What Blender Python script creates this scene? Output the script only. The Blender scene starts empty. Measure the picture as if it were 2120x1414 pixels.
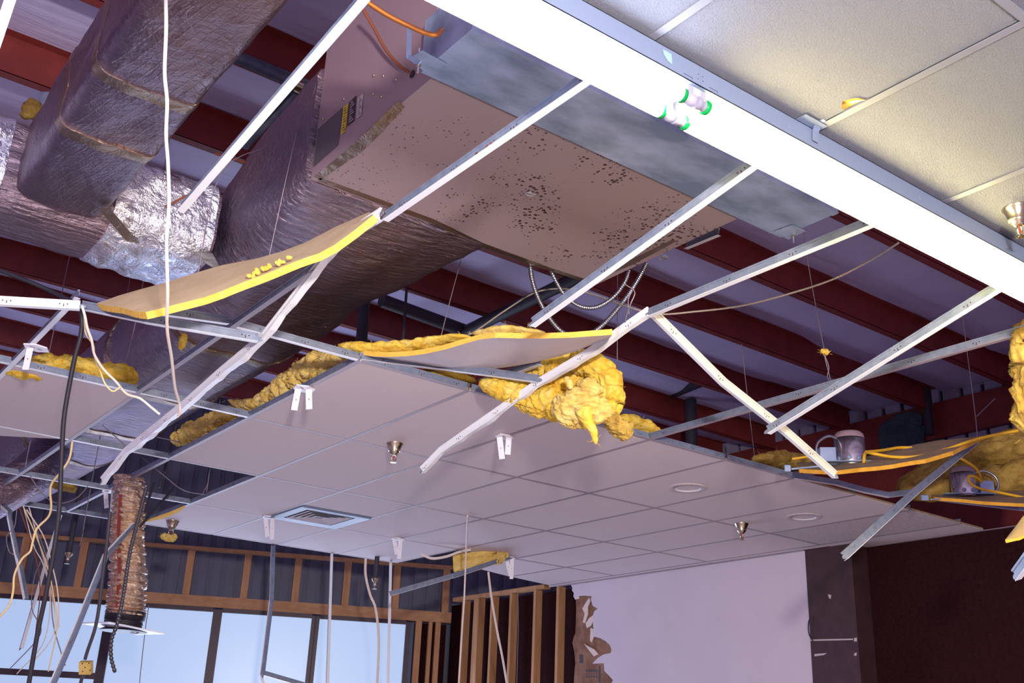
import bpy, bmesh, math, random
from mathutils import Vector, Matrix, noise
random.seed(7)
R=math.radians
C=bpy.context.scene.collection
scn=bpy.context.scene

# ------------------------------------------------------------------ camera
CAM=Vector((-1.5012,-6.5052,1.4120))
F_PX=2179.09
AX=[(0.7978656, -0.6015548, 0.039272), (0.2478751, 0.2679875, -0.9309891), (0.5495166, 0.7525387, 0.3629285)]
XR=Vector(AX[0]); YD=Vector(AX[1]); ZF=Vector(AX[2])      # right, down, forward
cam=bpy.data.objects.new('camera',bpy.data.cameras.new('camera')); C.objects.link(cam)
M=Matrix.Identity(4)
for r in range(3):
    M[r][0]=XR[r]; M[r][1]=-YD[r]; M[r][2]=-ZF[r]; M[r][3]=CAM[r]
cam.matrix_world=M
cam.data.sensor_width=36; cam.data.lens=F_PX/2120*36; cam.data.clip_start=.02
scn.camera=cam
def at(px,py,d=None,X=None,Y=None,z=None):
    """the point of the place seen at a spot of the photograph, on a plane of the building or at a distance"""
    r=XR*((px-1060)/F_PX)+YD*((py-707)/F_PX)+ZF
    if z is not None: t=(z-CAM.z)/r.z
    elif X is not None: t=(X-CAM.x)/r.x
    elif Y is not None: t=(Y-CAM.y)/r.y
    else: t=d
    return CAM+r*t

# ------------------------------------------------------------------ world, lights, exposure
scn.view_settings.view_transform='Standard'; scn.view_settings.look='None'
scn.view_settings.exposure=0.0; scn.view_settings.gamma=1
wd=bpy.data.worlds.new('world'); scn.world=wd; wd.use_nodes=True
wd.node_tree.nodes['Background'].inputs[0].default_value=(.52,.38,.70,1)
wd.node_tree.nodes['Background'].inputs[1].default_value=.78
def area(name,loc,target,size,energy,col,sy=None):
    l=bpy.data.lights.new(name,'AREA'); l.energy=energy; l.color=col; l.size=size
    if sy: l.shape='RECTANGLE'; l.size_y=sy
    o=bpy.data.objects.new(name,l); C.objects.link(o); o.location=loc
    o.rotation_euler=(Vector(target)-Vector(loc)).to_track_quat('-Z','Y').to_euler(); return o
area('camera_flash',(-1.70,-7.45,1.98),(2.4,-0.6,3.2),.20,330,(1,.90,.86))
area('daylight_lower_windows',(3.1,5.0,1.0),(1.0,-2.0,2.4),4.6,150,(.62,.72,1.0),1.5)
for _p in ((-4.0,-5.0,2.98),(-3.0,-9.5,2.98),(3.6,-7.5,2.98)):
    area('unseen_fill_lamp',_p,(_p[0],_p[1],0),1.2,140,(1,.93,.98),.3)  # unseen lamps added so that floor bounce evens out the ceiling light

# ------------------------------------------------------------------ materials
def mat(name,col,rough=.6,metal=0,emit=0,ecol=None,spec=None):
    m=bpy.data.materials.new(name); m.use_nodes=True; b=m.node_tree.nodes['Principled BSDF']
    b.inputs['Base Color'].default_value=(*col,1); b.inputs['Roughness'].default_value=rough; b.inputs['Metallic'].default_value=metal
    if spec is not None: b.inputs['Specular IOR Level'].default_value=spec
    if emit: b.inputs['Emission Strength'].default_value=emit; b.inputs['Emission Color'].default_value=(*(ecol or col),1)
    return m
def nodes(m): return m.node_tree.nodes, m.node_tree.links, m.node_tree.nodes['Principled BSDF']
def N(m,t,**k):
    n=m.node_tree.nodes.new(t)
    for a,v in k.items():
        if a in n.inputs: n.inputs[a].default_value=v
        else: setattr(n,a,v)
    return n
def coord(m,scale=(1,1,1),rot=(0,0,0)):
    g=N(m,'ShaderNodeNewGeometry'); mp=N(m,'ShaderNodeMapping'); mp.inputs['Scale'].default_value=scale; mp.inputs['Rotation'].default_value=rot
    m.node_tree.links.new(g.outputs['Position'],mp.inputs[0]); return mp.outputs[0]
def noise_n(m,scale,detail=4,vec=None,rough=.55,dist=0):
    n=N(m,'ShaderNodeTexNoise'); n.inputs['Scale'].default_value=scale; n.inputs['Detail'].default_value=detail; n.inputs['Roughness'].default_value=rough; n.inputs['Distortion'].default_value=dist
    m.node_tree.links.new(vec or coord(m),n.inputs['Vector']); return n.outputs['Fac']
def ramp(m,fac,stops):
    r=N(m,'ShaderNodeValToRGB'); e=r.color_ramp.elements
    while len(e)<len(stops): e.new(.5)
    for k,(p,c) in enumerate(stops):
        e[k].position=p; e[k].color=(*c,1) if len(c)==3 else c
    m.node_tree.links.new(fac,r.inputs[0]); return r.outputs[0]
def bump(m,h,strength=.3,dist=.01,prev=None):
    b=N(m,'ShaderNodeBump'); b.inputs['Strength'].default_value=strength; b.inputs['Distance'].default_value=dist
    m.node_tree.links.new(h,b.inputs['Height'])
    if prev: m.node_tree.links.new(prev,b.inputs['Normal'])
    m.node_tree.links.new(b.outputs[0],m.node_tree.nodes['Principled BSDF'].inputs['Normal']); return b.outputs[0]
def setc(m,c): m.node_tree.links.new(c,m.node_tree.nodes['Principled BSDF'].inputs['Base Color'])
def math_n(m,op,a,b=None):
    n=N(m,'ShaderNodeMath'); n.operation=op
    for i,v in enumerate((a,b)):
        if v is None: continue
        if isinstance(v,(int,float)): n.inputs[i].default_value=v
        else: m.node_tree.links.new(v,n.inputs[i])
    return n.outputs[0]
def two_tone(name,c1,c2,scale,rough=.6,metal=0,lo=.35,hi=.65,bs=0,bd=.003,detail=5,vs=(1,1,1)):
    m=mat(name,c1,rough,metal); f=noise_n(m,scale,detail,coord(m,vs)); setc(m,ramp(m,f,[(lo,c1),(hi,c2)]))
    if bs: bump(m,f,bs,bd)
    return m
MT={}
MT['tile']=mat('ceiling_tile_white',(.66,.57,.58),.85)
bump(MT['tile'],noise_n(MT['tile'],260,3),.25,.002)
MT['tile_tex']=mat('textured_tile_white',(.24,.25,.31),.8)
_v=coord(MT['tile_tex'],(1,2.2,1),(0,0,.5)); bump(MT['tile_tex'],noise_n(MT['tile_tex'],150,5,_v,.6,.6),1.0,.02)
MT['tile_speck']=two_tone('speckled_tile',(.50,.42,.44),(.62,.54,.55),90,.85,0,.45,.6,.3)
MT['tile_back']=two_tone('glass_fibre_board_back',(.60,.44,.24),(.70,.55,.33),9,.9,0,.3,.7,.25,.004)
MT['tile_back_d']=two_tone('dimmed_board_back',(.26,.18,.10),(.36,.26,.15),9,.9)  # darker copy of the board back; dim light put into the colour
MT['tile_edge_d']=two_tone('orange_fibre_edge',(.62,.30,.02),(.75,.38,.04),30,.9)  # same dimming put into the orange edge colour
MT['tile_edge']=two_tone('yellow_fibre_edge',(.86,.47,.05),(.95,.62,.12),30,.9,0,.35,.65,.6,.004,5,(1,1,6))
MT['vinyl']=mat('wrinkled_vinyl_facing',(.66,.58,.58),.55)
_v=coord(MT['vinyl'],(14,120,30),(0,0,.3)); bump(MT['vinyl'],noise_n(MT['vinyl'],1.5,4,_v),.5,.004)
MT['tee']=mat('white_painted_steel',(.80,.82,.86),.38,.0)
MT['tee_grey']=mat('grey_painted_steel',(.33,.27,.31),.5)  # plain darker grey for bars of the intact ceiling and wall angles
MT['tee_cream']=mat('cream_white_steel',(.56,.55,.50),.4)
MT['web']=two_tone('galvanised_web',(.19,.23,.32),(.28,.32,.42),25,.45,.35,.3,.7)
MT['hole']=mat('punched_hole',(.05,.015,.015),.9)
MT['rust']=mat('rust',(.22,.06,.025),.9)
MT['galv']=two_tone('galvanised_sheet',(.20,.27,.40),(.42,.52,.74),3.2,.42,.35,.38,.62,.1,.002,8,(1,2,1))
MT['unit']=mat('taupe_painted_sheet',(.36,.26,.28),.55)
m=MT['unit']
_f=noise_n(m,52,3,None,.6); _g=noise_n(m,3.4,3)
_x=N(m,'ShaderNodeSeparateXYZ'); _p=N(m,'ShaderNodeNewGeometry'); m.node_tree.links.new(_p.outputs['Position'],_x.inputs[0])
_w=math_n(m,'MULTIPLY',ramp(m,_x.outputs[0],[(.25,(.45,.45,.45)),(.75,(1,1,1))]),ramp(m,_g,[(.42,(0,0,0)),(.56,(1,1,1))]))
_vo=N(m,'ShaderNodeTexVoronoi'); _vo.inputs['Scale'].default_value=62; m.node_tree.links.new(_p.outputs['Position'],_vo.inputs['Vector'])
_sc=N(m,'ShaderNodeSeparateColor'); m.node_tree.links.new(_vo.outputs['Color'],_sc.inputs[0])
_rad=math_n(m,'MULTIPLY',math_n(m,'POWER',_sc.outputs[0],1.5),math_n(m,'ADD',math_n(m,'MULTIPLY',_w,.55),.05))
_t=math_n(m,'SUBTRACT',math_n(m,'ADD',_rad,math_n(m,'MULTIPLY',_f,.10)),_vo.outputs['Distance'])
_s=ramp(m,_t,[(.02,(.30,.225,.245)),(.10,(.06,.035,.035))])
setc(m,_s)
MT['unit_side']=mat('taupe_side_panel',(.30,.205,.24),.5)
MT['fin']=mat('dark_fin_panel',(.09,.075,.10),.6)
MT['purlin']=two_tone('red_oxide_steel',(.19,.024,.020),(.26,.036,.030),6,.55,0,.3,.7)
MT['darksteel']=mat('dark_steel',(.035,.03,.045),.6)
MT['pipe']=two_tone('grey_blue_pipe',(.10,.12,.17),(.16,.18,.24),12,.5,.3)
MT['vapour']=two_tone('white_vapour_barrier',(.58,.53,.80),(.68,.63,.90),2.2,.5,0,.3,.7)
_v=coord(MT['vapour'],(1,7,1)); bump(MT['vapour'],noise_n(MT['vapour'],1.6,5,_v),.5,.03)
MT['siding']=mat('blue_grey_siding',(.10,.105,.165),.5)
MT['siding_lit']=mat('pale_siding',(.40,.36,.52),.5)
MT['wood']=two_tone('pine_lumber',(.40,.19,.08),(.54,.29,.14),7,.75,0,.3,.7,.2,.003,6,(3,3,.35))
MT['wood2']=two_tone('pine_plate',(.41,.20,.085),(.55,.30,.145),7,.75,0,.3,.7,.2,.003,6,(.5,3,3))
MT['darkwall']=two_tone('dark_brown_wall',(.020,.005,.006),(.030,.008,.009),40,.9)
MT['column']=two_tone('dark_gloss_column',(.045,.022,.025),(.06,.03,.034),10,.28)
MT['drywall']=two_tone('white_painted_drywall',(.58,.51,.60),(.62,.55,.64),1.5,.75)
MT['paper']=two_tone('torn_brown_board_paper',(.17,.075,.045),(.30,.15,.09),9,.85)
MT['gypsum']=mat('gypsum_core',(.72,.60,.56),.9)
MT['frame']=mat('dark_bronze_frame',(.035,.015,.03),.4,.2)
MT['pane']=mat('frosted_lit_glass',(.10,.12,.16),.3,0,.78,(.50,.66,1.0))
MT['floor']=two_tone('dusty_bare_floor',(.34,.30,.32),(.43,.38,.40),3,.6)
MT['darkwall'].node_tree.nodes['Principled BSDF'].inputs['Specular IOR Level'].default_value=.08
def foil(name,col,rough,grid=.5,wr=.6,dist=.03,scl=11,st=(1,1,1)):
    m=mat(name,col,rough,.95)
    v=coord(m,st); _c=noise_n(m,1.7,3,coord(m)); setc(m,ramp(m,_c,[(.38,col),(.66,(col[0]*1.2,col[1]*1.05,col[2]*.8) if col[2]<.5 else (.95,.93,.95))]))  # warm patches: gold-brown reflections put into the base colour
    f=noise_n(m,scl,6,v,.62,.5); n1=bump(m,f,wr,dist)
    w=[]
    for a in (.6,-.6):
        wv=N(m,'ShaderNodeTexWave'); wv.inputs['Scale'].default_value=14; wv.inputs['Distortion'].default_value=.6; wv.bands_direction='DIAGONAL'
        m.node_tree.links.new(coord(m,(1,1 if a>0 else -1,1),(0,0,a)),wv.inputs['Vector']); w.append(ramp(m,wv.outputs['Fac'],[(.86,(0,0,0)),(.97,(1,1,1))]))
    g=math_n(m,'MAXIMUM',w[0],w[1]); bump(m,g,grid,.003,n1)
    return m
MT['foil']=foil('foil_faced_wrap',(.20,.155,.215),.36,.35,.7,.03,9)
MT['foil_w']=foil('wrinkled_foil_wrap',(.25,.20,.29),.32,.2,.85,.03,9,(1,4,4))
MT['foil_b']=foil('crumpled_bright_foil',(.72,.78,.99),.28,.25,1.0,.05,10)  # brighter foil copy; light on facing duct parts put into the colour
MT['tape']=foil('foil_tape',(.28,.21,.17),.28,0,.6,.02,14)
MT['flex']=foil('metallised_flex_duct_film',(.66,.52,.42),.13,0,.8,.03,20)
MT['redtape']=mat('red_tape',(.22,.02,.015),.5)
MT['chrome']=mat('polished_can_metal',(.80,.76,.78),.27,1)
MT['brass']=mat('nickel_brass',(.52,.44,.32),.25,1)
MT['cu']=mat('copper_pipe',(.62,.22,.05),.35,.8)
MT['white']=mat('white_plastic',(.82,.82,.90),.4)
MT['holder']=mat('grey_white_holder',(.30,.29,.38),.4)
MT['black']=mat('black_rubber',(.012,.01,.018),.5)
MT['grey_cable']=mat('dark_grey_armoured_cable',(.10,.095,.11),.4,.6)
MT['tan_cable']=mat('tan_cable',(.34,.28,.23),.6)
MT['cable']=mat('cream_white_cable',(.78,.66,.58),.5)
MT['cream']=mat('cream_cable',(.78,.60,.30),.5)
MT['ycable']=mat('yellow_cable',(.85,.48,.02),.45)
MT['wire']=mat('steel_hanger_wire',(.24,.20,.24),.5,.4)
MT['flexc']=mat('steel_flex_conduit',(.42,.44,.48),.28,1)
MT['green']=mat('green_end_cap',(.0,.26,.05),.25)
MT['tube']=mat('glowing_tube_cool',(.9,.9,.9),.3,0,58,(.78,.85,1.0))
MT['tubew']=mat('glowing_tube_warm',(.9,.9,.9),.3,0,60,(1.0,.83,.36))
MT['fixture']=mat('white_enamel_channel',(.155,.195,.295),.4)
MT['reflector']=mat('white_reflector',(.9,.9,.92),.3)
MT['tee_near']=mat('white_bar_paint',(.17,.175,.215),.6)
MT['yellow_label']=mat('yellow_label',(.62,.46,.02),.5)
MT['black_label']=mat('black_label',(.015,.012,.02),.4)
MT['white_label']=mat('white_label',(.52,.44,.48),.5)
MT['ink']=mat('ink',(.05,.03,.04),.6)
MT['bluecloth']=two_tone('blue_grey_torn_facing',(.035,.06,.085),(.055,.085,.115),12,.8)
MT['boxy']=two_tone('yellow_primed_box',(.55,.36,.08),(.65,.46,.14),30,.6)
MT['redglass']=mat('red_glass_bulb',(.5,.02,.01),.1)
def wool(name,c1,c2,c3):
    m=mat(name,c1,.95,0,spec=.1); f=noise_n(m,14,7,None,.65,.4); setc(m,ramp(m,f,[(.30,c3),(.5,c1),(.72,c2)]))
    g=noise_n(m,60,6,None,.7,.8); n=bump(m,f,.7,.03); bump(m,g,.8,.012,n)
    b=m.node_tree.nodes['Principled BSDF']; b.inputs['Subsurface Weight'].default_value=.0
    return m
MT['wool']=wool('yellow_glass_wool',(.97,.66,.10),(1.0,.80,.26),(.84,.46,.04))
MT['wool_o']=wool('pale_dusty_glass_wool',(.94,.68,.20),(.98,.80,.36),(.76,.48,.10))
MT['wool_d']=wool('dimmed_glass_wool',(.55,.36,.08),(.66,.46,.14),(.30,.17,.05))  # dim copy of the wool; low light put into the colour

# ------------------------------------------------------------------ builders
class MB:
    def __init__(s): s.v=[]; s.f=[]; s.m=[]; s.sm=[]
    def add(s,vs,fs,mi=0,smooth=False):
        b=len(s.v); s.v+= [Vector(v) for v in vs]
        for f in fs: s.f.append([b+i for i in f]); s.m.append(mi); s.sm.append(smooth)
        return s
    def box(s,a,b,mi=0):
        x0,y0,z0=a; x1,y1,z1=b
        return s.add([(x0,y0,z0),(x1,y0,z0),(x1,y1,z0),(x0,y1,z0),(x0,y0,z1),(x1,y0,z1),(x1,y1,z1),(x0,y1,z1)],
            [(3,2,1,0),(4,5,6,7),(0,1,5,4),(1,2,6,5),(2,3,7,6),(3,0,4,7)],mi)
    def obox(s,c,ux,uy,uz,hx,hy,hz,mi=0):
        c=Vector(c); vs=[c+ux*(sx*hx)+uy*(sy*hy)+uz*(sz*hz) for sz in (-1,1) for sx,sy in ((-1,-1),(1,-1),(1,1),(-1,1))]
        return s.add(vs,[(3,2,1,0),(4,5,6,7),(0,1,5,4),(1,2,6,5),(2,3,7,6),(3,0,4,7)],mi)
    def loft(s,rings,mi=0,smooth=True,caps=True):
        n=len(rings[0]); vs=[p for r in rings for p in r]; fs=[]
        for k in range(len(rings)-1):
            for i in range(n):
                j=(i+1)%n; fs.append((k*n+i,k*n+j,(k+1)*n+j,(k+1)*n+i))
        s.add(vs,fs,mi,smooth)
        if caps:
            s.add(rings[0],[tuple(range(n))[::-1]],mi); s.add(rings[-1],[tuple(range(n))],mi)
        return s
    def tube(s,pts,r,seg=8,mi=0,caps=True):
        pts=[Vector(p) for p in pts]; rr=r if isinstance(r,(list,tuple)) else [r]*len(pts); rings=[]; prev=None
        for i,p in enumerate(pts):
            t=(pts[min(i+1,len(pts)-1)]-pts[max(i-1,0)]).normalized()
            if prev is None:
                prev=t.orthogonal().normalized()
            a=(prev-t*prev.dot(t)).normalized(); prev=a; b=t.cross(a)
            rings.append([p+(a*math.cos(2*math.pi*k/seg)+b*math.sin(2*math.pi*k/seg))*rr[i] for k in range(seg)])
        return s.loft(rings,mi,True,caps)
    def lathe(s,c,axis,prof,seg=24,mi=0,caps=True):
        c=Vector(c); w=Vector(axis).normalized(); a=w.orthogonal().normalized(); b=w.cross(a)
        return s.loft([[c+w*h+(a*math.cos(2*math.pi*k/seg)+b*math.sin(2*math.pi*k/seg))*r for k in range(seg)] for r,h in prof],mi,True,caps)
    def build(s,name,mats,parent=None):
        me=bpy.data.meshes.new(name); o=bpy.data.objects.new(name,me); C.objects.link(o)
        off=Vector((0,0,0))
        if parent is not None:
            o.parent=parent; q=parent
            while q is not None: off+=q.location; q=q.parent
        elif s.v:
            n=len(s.v); cx=sum((v.x for v in s.v))/n; cy=sum((v.y for v in s.v))/n; off=Vector((cx,cy,min(v.z for v in s.v))); o.location=off
        me.from_pydata([v-off for v in s.v],[],s.f)
        if not isinstance(mats,(list,tuple)): mats=[mats]
        for q in mats: me.materials.append(MT[q] if isinstance(q,str) else q)
        me.polygons.foreach_set('material_index',s.m); me.polygons.foreach_set('use_smooth',s.sm)
        bm=bmesh.new(); bm.from_mesh(me); bmesh.ops.recalc_face_normals(bm,faces=bm.faces); bm.to_mesh(me); bm.free()
        me.update(); return o
def tag(o,label=None,cat=None,group=None,kind=None):
    if label: o['label']=label
    if cat: o['category']=cat
    if group: o['group']=group
    if kind: o['kind']=kind
    return o
def thing(name,label,cat,loc,group=None):
    o=bpy.data.objects.new(name,None); C.objects.link(o); o.location=loc; o.empty_display_size=.1
    return tag(o,label,cat,group)
def struct(name,mb,m): return tag(mb.build(name,m),kind='structure')
def smooth_path(pts,n=8):
    pts=[Vector(p) for p in pts]
    if len(pts)<3: return pts
    P=[pts[0]*2-pts[1]]+pts+[pts[-1]*2-pts[-2]]; out=[]
    for i in range(1,len(P)-2):
        a,b,c,d=P[i-1:i+3]
        for k in range(n):
            t=k/n; out.append(.5*((2*b)+(c-a)*t+(2*a-5*b+4*c-d)*t*t+(3*b-a-3*c+d)*t**3))
    out.append(pts[-1]); return out
def dens(pts,step):
    out=[]; idx=[]
    for i in range(len(pts)-1):
        a,b=Vector(pts[i]),Vector(pts[i+1]); n=max(1,int((b-a).length/step))
        for k in range(n): out.append(a.lerp(b,k/n)); idx.append(i+k/n)
    out.append(Vector(pts[-1])); idx.append(len(pts)-1); return out,idx
def tee(name,pts,label,group=None,roll=0,h=.036,w=.024,slots=True,wave=0,hook=True,kinks=(),rust=(),fm='tee',wm='web',cat='ceiling grid bar'):
    """an inverted T ceiling bar: painted flange below, galvanised web with bulb above"""
    pts=[Vector(p) for p in pts]
    rolls=roll if isinstance(roll,(list,tuple)) else [roll]*len(pts)
    D,idx=dens(pts,.04 if (wave or len(pts)>2) else .4)
    root=thing(name,label,cat,pts[0].lerp(pts[-1],.5),group)
    fr=[]
    for i,p in enumerate(D):
        t=(D[min(i+1,len(D)-1)]-D[max(i-1,0)]).normalized()
        k=int(min(idx[i],len(pts)-1.001)); q=idx[i]-k; rl=rolls[k]*(1-q)+rolls[min(k+1,len(pts)-1)]*q
        up=Vector((0,0,1)) if abs(t.z)<.93 else -ZF
        up=(up-t*up.dot(t)).normalized(); up=Matrix.Rotation(R(rl),3,t)@up
        fr.append((p,t,up,t.cross(up)))
    def sweep(mb,sec,mi=0,edge=False):
        rings=[]
        for i,(p,t,u,s) in enumerate(fr):
            dl=0
            if edge and wave: dl=wave*(noise.noise(Vector((i*.21,3.1,0)))+.5*noise.noise(Vector((i*.5,7,0))))
            rings.append([p+s*x+u*(z+(dl*(1 if x>0 else .4)*abs(x)/w*2 if edge else 0)) for x,z in sec])
        mb.loft(rings,mi,False)
    f=MB(); sweep(f,[(-w/2,0),(-w/2,-.0015),(w/2,-.0015),(w/2,0)],0,True); f.build('flange',fm,root)
    g=MB(); sweep(g,[(-.0007,0),(-.0007,h),(.0007,h),(.0007,0)]); sweep(g,[(-.004,h-.007),(-.004,h),(.004,h),(.004,h-.007)])
    L=sum((D[i+1]-D[i]).length for i in range(len(D)-1))
    if slots:
        acc=0; nxt=.12
        for i in range(len(D)-1):
            seg=(D[i+1]-D[i]).length
            while acc+seg>nxt:
                q=(nxt-acc)/seg; p=D[i].lerp(D[i+1],q); _,t,u,s=fr[i]
                g.obox(p+u*h*.42,t,s,u,.0015,.0012,.006,1)
                for e in (-.014,.014): g.lathe(p+u*h*.55+t*e-s*.0013,s,[(.0028,0),(.0028,.0026)],8,1)
                nxt+=.305 if L>.7 else .2
            acc+=seg
    for q in rust:
        i=int(q*(len(fr)-1)); p,t,u,s=fr[i]
        for k in range(6):
            e=random.uniform(-.05,.05); z=random.uniform(.003,.02)
            g.obox(p+t*e+u*z,t,s,u,random.uniform(.002,.007),.0011,random.uniform(.001,.004),2)
    g.build('web',[wm,'hole','rust'],root)
    if hook:
        for e,sg in ((0,-1),(-1,1)):
            p,t,u,s=fr[e]; e_=MB(); e_.obox(p+t*sg*.006+u*h*.38,t,s,u,.008,.0009,h*.22); e_.lathe(p+t*sg*.016+u*h*.38-s*.0012,s,[(.006,0),(.006,.0024)],10)
            e_.build('end_clip','web',root)
    return root
def cable(name,pts,r,m,label,cat='cable',group=None,n=8,seg=8,corr=0):
    P=smooth_path(pts,n)
    mb=MB()
    if corr:
        D,_=dens(P,corr/4); rr=[r*(1,1,.72,.72)[i%4] for i in range(len(D))]; mb.tube(D,rr,10)
    else: mb.tube(P,r,seg)
    return tag(mb.build(name,m),label,cat,group)
def wool_mesh(path,seed=0,amp=.35,nth=26,step=.02,flat=0,lump=9):
    """path: [(point, half width, half height)] swept, then folded and torn up with noise"""
    mb=MB(); P=[Vector(p[0]) for p in path]
    sp=smooth_path([(p[0]) for p in path],6) if len(path)>2 else P
    wd_=[(interp2([p[1] for p in path],i/(len(sp)-1)),interp2([p[2] for p in path],i/(len(sp)-1))) for i in range(len(sp))]
    D,idx=dens(sp,step); rings=[]; n=len(D); so=Vector((seed*1.3,seed*1.7,seed*.9))
    for i,p in enumerate(D):
        t=(D[min(i+1,n-1)]-D[max(i-1,0)]).normalized(); k=int(min(idx[i],len(sp)-1.001)); q=idx[i]-k
        a=wd_[k][0]*(1-q)+wd_[k+1][0]*q; b=wd_[k][1]*(1-q)+wd_[k+1][1]*q
        e=min(i,n-1-i)/max(1,.08*n); cap=math.sqrt(max(0,1-(1-min(1,e))**2)) if e<1 else 1
        cap=.2+.8*cap
        s=t.cross(Vector((0,0,1))); s=s.normalized() if s.length>.15 else t.orthogonal().normalized(); u=s.cross(t)
        ring=[]; sc=min(a,b)
        for j in range(nth):
            th=2*math.pi*j/nth; d=s*math.cos(th)*a+u*math.sin(th)*b
            bp=p+d; w=bp*lump+so; w2=w+Vector((noise.noise(w*.7),noise.noise(w*.7+Vector((9,0,0))),noise.noise(w*.7+Vector((0,9,0)))))*1.2
            f=noise.noise(w2); r1=abs(noise.noise(w2*1.7+Vector((3,1,2)))); r2=abs(noise.noise(w2*4.1+Vector((1,5,2)))); r3=noise.noise(w2*9.5)
            nv=f*.45+(min(r1,.35)/.35-.75)*.42+(min(r2,.3)/.3-.7)*.20+r3*.13
            ring.append(p+d*cap+d.normalized()*(nv*amp*sc*2.2*min(1,cap+.2)))
        rings.append(ring)
    return mb.loft(rings,0,True)
def interp2(v,u):
    x=u*(len(v)-1); k=min(int(x),len(v)-2); return v[k]*(1-(x-k))+v[k+1]*(x-k)
def fibres(mb,path,n,ln,seed):
    rnd=random.Random(seed)
    for _ in range(n):
        k=rnd.randrange(len(path)-1); q=rnd.random(); p=Vector(path[k][0]).lerp(Vector(path[k+1][0]),q); a=path[k][1]; b=path[k][2]
        d=Vector((rnd.gauss(0,1),rnd.gauss(0,1),rnd.gauss(0,1))).normalized(); o=p+Vector((d.x*a,d.y*a,d.z*b))*.95
        l=ln*rnd.uniform(.2,.9); e=o+d*l+Vector((rnd.gauss(0,l*.4),rnd.gauss(0,l*.4),rnd.gauss(0,l*.4)))
        c_=Vector((rnd.gauss(0,l*.4),rnd.gauss(0,l*.4),rnd.gauss(0,l*.4))); mb.tube(smooth_path([o-d*.01,o.lerp(e,.5)+c_,e+c_*.3],3),[.0009,.0009,.0008,.0007,.0006,.0004,.0002],4)
    return mb
def batt(name,path,label,seed,m='wool',amp=.35,cat='insulation',nf=40,ln=.03,**k):
    root=thing(name,label,cat,path[0][0])
    wool_mesh(path,seed,amp,**k).build('glass_wool',m,root)
    if nf: tag(fibres(MB(),path,nf,ln,seed).build('loose_fibres',m,root),kind='stuff')
    return root
def grid_sheet(f,nu,nv,th,mats=(0,0,0)):
    """f(u,v)->point; thick curved sheet; mats = top, bottom, side"""
    mb=MB(); P=[[Vector(f(i/nu,j/nv)) for j in range(nv+1)] for i in range(nu+1)]
    Nn=[[None]*(nv+1) for _ in range(nu+1)]
    for i in range(nu+1):
        for j in range(nv+1):
            a=P[min(i+1,nu)][j]-P[max(i-1,0)][j]; b=P[i][min(j+1,nv)]-P[i][max(j-1,0)]; Nn[i][j]=a.cross(b).normalized()
    id=lambda i,j:i*(nv+1)+j
    top=[P[i][j]+Nn[i][j]*th for i in range(nu+1) for j in range(nv+1)]; bot=[P[i][j] for i in range(nu+1) for j in range(nv+1)]
    F=[(id(i,j),id(i+1,j),id(i+1,j+1),id(i,j+1)) for i in range(nu) for j in range(nv)]
    mb.add(top,F,mats[0],True); mb.add(bot,[f_[::-1] for f_ in F],mats[1],True)
    bd=[(i,0) for i in range(nu+1)]+[(nu,j) for j in range(1,nv+1)]+[(i,nv) for i in range(nu-1,-1,-1)]+[(0,j) for j in range(nv-1,0,-1)]
    vs=[];
    for (i,j) in bd: vs+=[P[i][j]+Nn[i][j]*th,P[i][j]]
    n=len(bd); mb.add(vs,[(2*k,2*k+1,(2*k+3)%(2*n),(2*k+2)%(2*n)) for k in range(n)],mats[2],False)
    return mb
ORD=['first','second','third','fourth','fifth','sixth','seventh','eighth','ninth','tenth','eleventh','twelfth']

# ================================================================== the building
H=3.05
A24=R(24); WN=Vector((math.sin(A24),math.cos(A24),0)); WL=Vector((-math.cos(A24),math.sin(A24),0)); PC=Vector((5.6,4.31,0))
def wp(u,w,z): return PC+WL*u+WN*w+Vector((0,0,z))     # along the slanted window wall, into it, up
UZ=Vector((0,0,1))
def wbox(mb,u0,u1,w0,w1,z0,z1,mi=0): return mb.obox(wp((u0+u1)/2,(w0+w1)/2,(z0+z1)/2),WL,WN,UZ,(u1-u0)/2,(w1-w0)/2,(z1-z0)/2,mi)
struct('floor',MB().box((-9,-12,-.1),(9.4,10,0)),'floor')
# roof blanket sagging between the purlins
PY=[-6.9,-5.8,-4.65,-3.5,-2.4,-1.29,-.225,.883,2.02,2.92,3.80,4.96,6.05,7.2]
def roof_z(x,y):
    for a,b in zip(PY[:-1],PY[1:]):
        if a<=y<=b:
            q=(y-a)/(b-a); return 5.44-.05*math.sin(math.pi*q)*(1+.5*noise.noise(Vector((x*.5,y,0))))-.03*noise.noise(Vector((x*.9,y*2.2,4)))
    return 5.44
ys=[]
for a,b in zip(PY[:-1],PY[1:]): ys+=[a+(b-a)*k/8 for k in range(8)]
ys=[-9.5]+ys+[7.2,9.5]; xs=[-7+.28*k for k in range(59)]
mb=MB(); n=len(ys)
mb.add([(x,y,roof_z(x,y)) for x in xs for y in ys],[(i*n+j,i*n+j+1,(i+1)*n+j+1,(i+1)*n+j) for i in range(len(xs)-1) for j in range(n-1)],0,True)
mb.add([(x,y,5.62) for x,y in ((-7,-9.5),(9.3,-9.5),(9.3,9.5),(-7,9.5))],[(0,1,2,3)])
struct('ceiling',mb,'vapour')
PL=['behind the taupe air unit','crossing above the grey pipe beside the air unit','just past the end of the square foil duct','beyond the crossing foil duct']
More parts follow.
